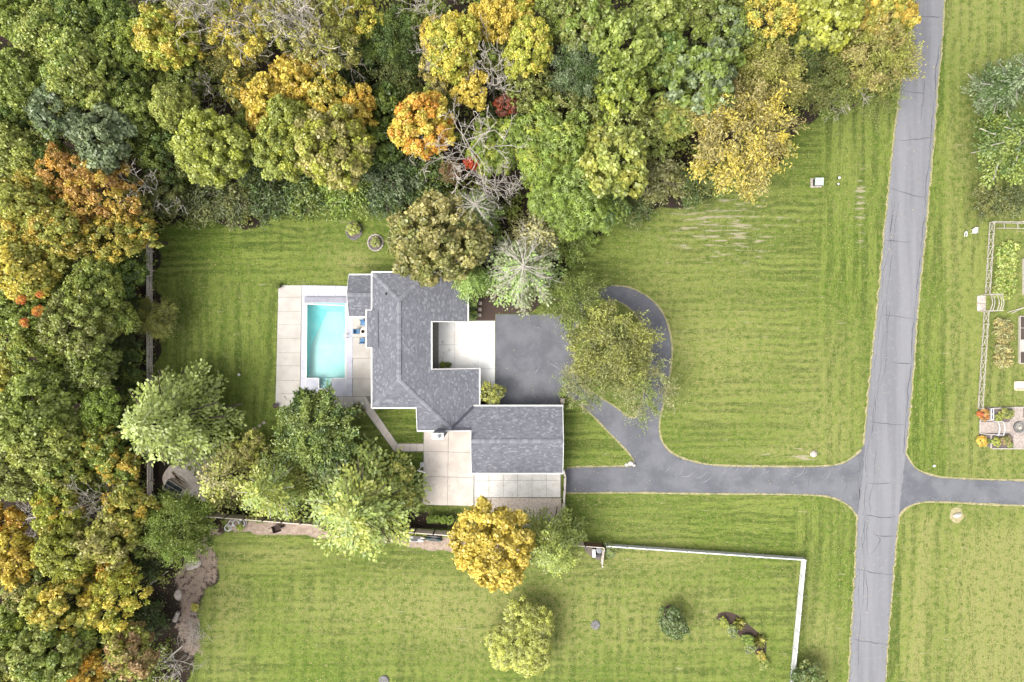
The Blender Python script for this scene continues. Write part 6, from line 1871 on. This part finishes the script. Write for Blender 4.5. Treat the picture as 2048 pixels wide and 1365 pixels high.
for k, (x, y, rx, ry) in enumerate(((708, 462, 14.5, 16.5), (751, 486, 14, 15))):
    c = [(x + rx * math.cos(a * .35), y + ry * math.sin(a * .35)) for a in range(18)]
    bed = sheet('mulch_ring', c, .03, M['mulch_grey'], thick=.02)
    for a in range(16):
        t_ = 2 * math.pi * a / 16; q = P(x + (rx + 1) * math.cos(t_), y + (ry + 1) * math.sin(t_))
        mb = MB(); mb.box((q.x, q.y, .06), (.16, .34, .12), math.atan2(q.y - P(x, y).y, q.x - P(x, y).x)); mb.build('edging_stone', M['stone'] if k else M['stone_grey'], bed)
sheet('shrub_mulch', smooth_line([(1328, 1228), (1330, 1214), (1340, 1210), (1350, 1216), (1362, 1236), (1352, 1256), (1334, 1250)], 5, True), .012, M['mulch'])
sheet('flower_bed', smooth_line([(1432, 1238), (1436, 1228), (1450, 1224), (1470, 1228), (1490, 1244), (1512, 1262), (1530, 1280), (1532, 1300), (1522, 1318), (1510, 1306), (1494, 1288), (1470, 1262), (1450, 1240), (1442, 1244)], 6, True), .014, M['mulch'])
def grass_clump(x, y, r, label):
    rr = np.random.default_rng(int(x)); n = 170
    a = rr.uniform(0, 6.28, n); d = np.stack([np.cos(a), np.sin(a), rr.uniform(.1, 1.1, n)], 1); d = unit(d)
    L = r / PX * rr.uniform(.7, 1.25, n)
    pos = d * (L * .5)[:, None] + [0, 0, .05]
    me = leaf_mesh('blades', pos, unit(np.cross(d, rr.normal(0, 1, (n, 3)))), d, L, .05, rr.random(n), rr.random(n), .1, .3)
    t = empty('ornamental_grass', P(x, y)); tag(t, label, 'grass clump', 'pale grass clumps of the flower bed')
    o = link('blades', me, None, t); foliage(o, 'pineY', 'tan', .4)
grass_clump(1477, 1246, 13, 'pale spiky grass clump in the flower bed, upper one')
grass_clump(1518, 1280, 14, 'pale spiky grass clump in the flower bed, lower one')
for x, y, r, c1, c2, lab in ((1448, 1245, 9, 'lime', 'green', 'yellow-green plant at the upper left end of the flower bed'), (1466, 1262, 12, 'blue', 'lgreen', 'blue-green plant below the upper grass clump'),
                            (1496, 1280, 12, 'green', 'bright', 'dark green plant between the two grass clumps'), (1500, 1296, 11, 'blue', 'lgreen', 'blue-green plant left of the lower grass clump'),
                            (1522, 1312, 9, 'ygreen', 'gold', 'yellowish plant below the lower grass clump'), (1530, 1330, 11, 'lgreen', 'green', 'light green plant at the lower end of the flower bed')):
    tree('shrub', x, y, r, .7, c1, c2, .45, lab, 'bed_plant', 'plants of the flower bed', 'stem', cat='plant')
# utility cabinet and pipes
t = empty('utility_box', P(1633, 366)); tag(t, 'pale green utility box on a slab in the front lawn', 'utility box')
mb = MB(); mb.box((-.1, -.03, .06), (1.35, 1.15, .12)); mb.build('pad', M['stone'], t)
mb = MB(); mb.hexa([(-.5, -.45, .12), (.5, -.45, .12), (.5, .42, .12), (-.5, .42, .12)], [(-.48, -.44, .75), (.48, -.44, .75), (.48, .38, .85), (-.48, .38, .85)]); mb.build('cabinet', M['metal_dark'], t)
mb = MB(); mb.hexa([(-.54, -.5, .76), (.54, -.5, .76), (.54, .44, .86), (-.54, .44, .86)], [(-.52, -.48, .82), (.52, -.48, .82), (.52, .42, .92), (-.52, .42, .92)]); mb.build('lid', M['lid_green'], t)
for k, (x, y, rad) in enumerate(((1676.5, 357, .17), (1674.5, 369.5, .13))):
    t = empty('vent_cap', P(x, y)); tag(t, ('white pipe cap right of the utility box, upper one', 'white pipe cap right of the utility box, lower one')[k], 'pipe', 'white pipe caps in the front lawn')
    mb = MB(); mb.tube((0, 0, 0), (0, 0, .3), rad * .8, rad * .8, 10); mb.build('pipe', M['metal_dark'], t)
    mb = MB(); mb.lathe([(rad, .28), (rad, .36), (rad * .4, .42)], n=12); mb.build('cap', M['white'], t)
# lids in the lower lawn
for x, y, rad, label in ((1191, 1250, .52, 'round grey concrete lid in the lower lawn'), (768, 1361, .58, 'round dark lid at the bottom edge of lower lawn')):
    t = empty('tank_lid', P(x, y)); tag(t, label, 'lid')
    mb = MB(); mb.lathe([(rad, 0), (rad, .10), (rad * .92, .13), (rad * .3, .15)], n=20); mb.build('cover', M['stone_grey'], t)
    mb = MB(); mb.lathe([(rad * 1.12, .0), (rad * 1.12, .06), (rad, .07)], n=20); mb.build('rim', M['stone_grey'] if x > 1000 else M['metal_dark'], t)
    mb = MB(); mb.box((0, 0, .165), (.22, .05, .03), .6); mb.build('handle', M['metal_dark'], t)
# white lawn chair pieces near the garden fence
t = empty('lawn_chair', P(1945, 464)); tag(t, 'white plastic lawn chair left of the garden fence', 'chair')
mb = MB(); mb.box((0, 0, .38), (.5, .5, .05)); mb.build('seat', M['vinyl'], t)
mb = MB(); mb.hexa([(-.25, .2, .4), (.25, .2, .4), (.25, .25, .4), (-.25, .25, .4)], [(-.22, .36, .85), (.22, .36, .85), (.22, .41, .85), (-.22, .41, .85)]); mb.build('backrest', M['vinyl'], t)
for sx_ in (-1, 1):
    for sy_ in (-1, 1):
        mb = MB(); mb.tube((sx_ * .25, sy_ * .25, 0), (sx_ * .21, sy_ * .21, .37), .025, .03, 6); mb.build('leg', M['vinyl'], t)
    mb = MB(); mb.bar((sx_ * .27, -.22, .58), (sx_ * .25, .26, .6), .06, .03); mb.build('arm_rest', M['vinyl'], t)
t = empty('lawn_edging_hoop', P(1931, 469)); tag(t, 'bent white hoop lying left of the white lawn chair', 'hoop')
mb = MB(); mb.path([(-.12, -.3, .05), (-.18, .1, .12), (0, .35, .2), (.14, .1, .12), (.08, -.32, .05)], .05); mb.build('tube', M['vinyl'], t)
rock('marker_stone', 'tiny white stone beside the neighbour driveway mouth', 1868, 932, (.4, .3, .2), 'stone_white', 'stone', seed=8, rz=.6)

# ---------------------------------------------------------------- along the board fence
def hoop(x, y, rad, label, tilt):
    t = empty('wire_hoop', P(x, y) + Vector((0, 0, .05))); tag(t, label, 'hoop', 'white hoops at the fence')
    for k, (rr2, z) in enumerate(((rad, 0), (rad * .8, .35))):
        mb = MB(); n = 18
        q = [(rr2 * math.cos(2 * math.pi * i / n), rr2 * math.sin(2 * math.pi * i / n), z + tilt * math.cos(2 * math.pi * i / n)) for i in range(n + 1)]
        mb.path(q, .045, 5); mb.build('ring', M['vinyl'], t)
    for a in (0.3, 2.4, 4.5):
        mb = MB(); mb.tube((rad * math.cos(a), rad * math.sin(a), tilt * math.cos(a)), (rad * .8 * math.cos(a), rad * .8 * math.sin(a), .35 + tilt * math.cos(a)), .022, .022, 5); mb.build('strut', M['vinyl'], t)
hoop(456.5, 1055.5, .42, 'white hoop apart from the others, lower left by the fence', .08)
hoop(463.5, 1046, .4, 'white hoop at the left end of the three by the fence', .12)
hoop(475, 1046, .5, 'white hoop in the middle of the three by the fence', .05)
hoop(485.5, 1045.5, .52, 'white hoop at the right end of the three by the fence', .1)
# wheelbarrow-like rusty cart
t = empty('garden_cart', P(557, 1055), .3); tag(t, 'dark rusty garden cart parked at the board fence', 'cart')
mb = MB(); mb.hexa([(-.35, -.3, .35), (.35, -.3, .35), (.35, .3, .35), (-.35, .3, .35)], [(-.55, -.45, .75), (.5, -.42, .7), (.5, .42, .7), (-.55, .45, .75)]); mb.f.pop(1); mb.a.pop(1) if len(mb.a) > 1 else None
mb.f = [f for f in mb.f if f != (4, 5, 6, 7)]; mb.a = [0] * len(mb.f); mb.build('tray', M['rust'], t)
for s in (-1, 1):
    mb = MB(); mb.path([(-1.0, s * .32, .7), (-.4, s * .28, .4), (.55, s * .12, .22)], .035); mb.build('handle', M['metal_dark'], t)
    mb = MB(); mb.path([(-.3, s * .28, .4), (-.35, s * .3, .02), (-.1, s * .3, .02), (-.05, s * .27, .38)], .025); mb.build('leg', M['metal_dark'], t)
mb = MB(); q = [(.62 + .2 * math.cos(2 * math.pi * i / 14), 0, .22 + .2 * math.sin(2 * math.pi * i / 14)) for i in range(15)]; mb.path(q, .06, 6); mb.build('wheel', M['black'], t)
# kayaks lying along the fence
def kayak(x, y, L, w, rz, m, label):
    t = empty('kayak', P(x, y), rz); tag(t, label, 'kayak', 'boats stored along the board fence')
    mb = MB(); n = 11
    for i in range(n):
        f = -1 + 2 * i / (n - 1); ww = w / 2 * max(.04, (1 - f * f) ** .6); xx = f * L / 2; up = .05 * f * f
        mb.v += [(xx, -ww * .5, .02 + up), (xx, -ww, .2 + up), (xx, 0, .33 + up), (xx, ww, .2 + up), (xx, ww * .5, .02 + up)]
    for i in range(n - 1):
        for j in range(5): mb.f.append((i * 5 + j, (i + 1) * 5 + j, (i + 1) * 5 + (j + 1) % 5, i * 5 + (j + 1) % 5))
    mb.a = [0] * len(mb.f); mb.build('hull', M[m], t, smooth=True)
    mb = MB(); mb.lathe([(.32, .30), (.34, .36), (.28, .36)], n=14); o = mb.build('cockpit_rim', M['metal_dark'], t); o.scale = (1.5, .55 * w / .6, 1)
kayak(829, 1079.5, 2.6, .5, -.08, 'vinyl', 'white kayak farthest from the fence boards')
kayak(834, 1074.5, 2.3, .38, -.08, 'white', 'narrow white kayak close to the fence boards')
kayak(868, 1078, 2.2, .5, -.1, 'teal', 'dark teal kayak right of the white ones')
kayak(869, 1072.5, 2.0, .36, -.1, 'metal_dark', 'black kayak between teal kayak and fence boards')
# bins in the fence corner
for x, y, rad, h, m, lab in ((1197, 1098, .34, .8, 'vinyl', 'white round barrel in the fence corner'), (1194, 1110, .2, .4, 'metal_grey', 'grey bucket left in the fence corner'),
                            (1199, 1109, .2, .45, 'stone_grey', 'darker grey bucket right in the fence corner')):
    t = empty('barrel', P(x, y)); tag(t, lab, 'container', 'containers in the fence corner')
    mb = MB(); mb.lathe([(rad * .85, 0), (rad, h * .5), (rad * .95, h)], n=16); mb.build('body', M[m], t)
    mb = MB(); mb.lathe([(rad * 1.02, h), (rad * 1.02, h + .05), (rad * .55, h + .06)], n=16); mb.build('lid', M['metal_grey'] if rad > .3 else M['metal_dark'], t)
t = empty('storage_chest', P(1187, 1105)); tag(t, 'small white chest left of the barrel in the fence corner', 'chest')
mb = MB(); mb.box((0, 0, .22), (.34, .95, .44)); mb.build('body', M['white'], t)
mb = MB(); mb.box((0, 0, .47), (.38, 1.0, .06)); mb.build('lid', M['vinyl'], t)
sheet('corner_gravel', [(1165, 1091), (1204, 1093), (1201, 1122), (1186, 1116), (1172, 1104)], .010, M['mulch_grey'])

# ---------------------------------------------------------------- stone terrace in the trees
sheet('stone_terrace', smooth_line([(325, 955), (345, 925), (372, 905), (410, 900), (440, 930), (430, 975), (412, 1003), (395, 1000), (360, 985), (335, 980)], 6, True), .02, M['terrace'], thick=.02)
t = empty('wood_bin', P(352, 975), R(-33)); tag(t, 'open timber bin with dark tarp at the stone terrace', 'bin')
for (a, b) in (((-1.15, -.6), (1.15, -.6)), ((-1.15, .6), (1.15, .6)), ((-1.15, -.57), (-1.15, .57)), ((1.15, -.57), (1.15, .57))):
    for z in (.15, .42, .69):
        mb = MB(); mb.bar((*a, z), (*b, z), .06, .24); mb.build('side_board', M['wood_pale'], t)
mb = MB(); mb.box((0, 0, .5), (2.1, 1.0, .12)); mb.build('tarp', M['navy'], t)
mb = MB(); mb.bar((-1.1, .0, .84), (1.15, .12, .84), .07, .06); mb.build('batten', M['trellis'], t)
for i in range(5):
    mb = MB(); x0 = P(356 + i * 2.5, 952 + i * 4.2); ang = R(-40 + rnd.uniform(-12, 12)); L = rnd.uniform(1.4, 2.6)
    mb.bar((-L / 2, 0, 0), (L / 2, 0, .1), .13, .06)
    o = mb.build('loose_plank', M['wood_brown'] if i % 2 else M['wood_grey'], None, (x0.x, x0.y, .08 + .07 * i)); o.rotation_euler.z = ang
    tag(o, ('brown loose plank, first from top beside the timber bin', 'brown loose plank, second from top beside the timber bin', 'grey loose plank in the middle beside the timber bin', 'brown loose plank, second from bottom beside the timber bin', 'grey loose plank nearest the bottom beside the timber bin')[i] if i else 'grey loose plank at the top end beside the timber bin', 'plank', 'planks beside the timber bin')
# fallen trunks
def log(pts, r0, r1, m, label):
    c = P(*pts[0]); mb = MB(); q = [P(x, y) - c + Vector((0, 0, r0 + .05 + .1 * i)) for i, (x, y) in enumerate(pts)]
    n = len(q) - 1
    for i in range(n): mb.tube(q[i], q[i + 1], r0 + (r1 - r0) * i / n, r0 + (r1 - r0) * (i + 1) / n, 8)
    tag(mb.build('fallen_log', M[m], None, c), label, 'log', 'fallen trunks in the wood')
log([(295, 1172), (315, 1158), (340, 1140)], .14, .07, 'bark_grey', 'thin fallen trunk between lemon-yellow tree and lower lawn')
log([(330, 1325), (350, 1305), (368, 1290)], .13, .08, 'bark_grey', 'fallen grey trunk at the bottom edge of the wood')
log([(352, 1240), (360, 1222)], .3, .26, 'stone', 'short thick pale log on the bare strip')
log([(38, 1040), (70, 1034), (100, 1028)], .16, .09, 'bark_grey', 'fallen pale trunk in the dark lower left hollow')
log([(735, 120), (745, 138)], .2, .16, 'bark_grey', 'stump-like trunk lying in the upper hollow')
rock('boulder', 'pinkish pale boulder pile on the bare strip, upper one', 388, 1128, (2.2, 1.2, .35), 'stone', seed=12, rz=.4)
rock('boulder', 'pinkish pale boulder pile on the bare strip, middle one', 357, 1190, (1.0, 1.4, .35), 'stone', seed=13)
def brush():
    r = random.Random(5); mb = MB(); c = P(388, 1265)
    for i in range(150):
        a = r.uniform(0, 6.28); l = r.uniform(.4, 1.3); p = Vector((r.gauss(0, .75), r.gauss(0, 1.0), r.uniform(.05, .5)))
        mb.tube(p, p + Vector((l * math.cos(a), l * math.sin(a), r.uniform(-.15, .2))), .022, .012, 4, cap=False)
    o = mb.build('brush_pile', M['bark_grey'], None, c); tag(o, 'heap of dry grey brushwood at the edge of lower lawn', 'brush pile', kind='stuff')
brush()
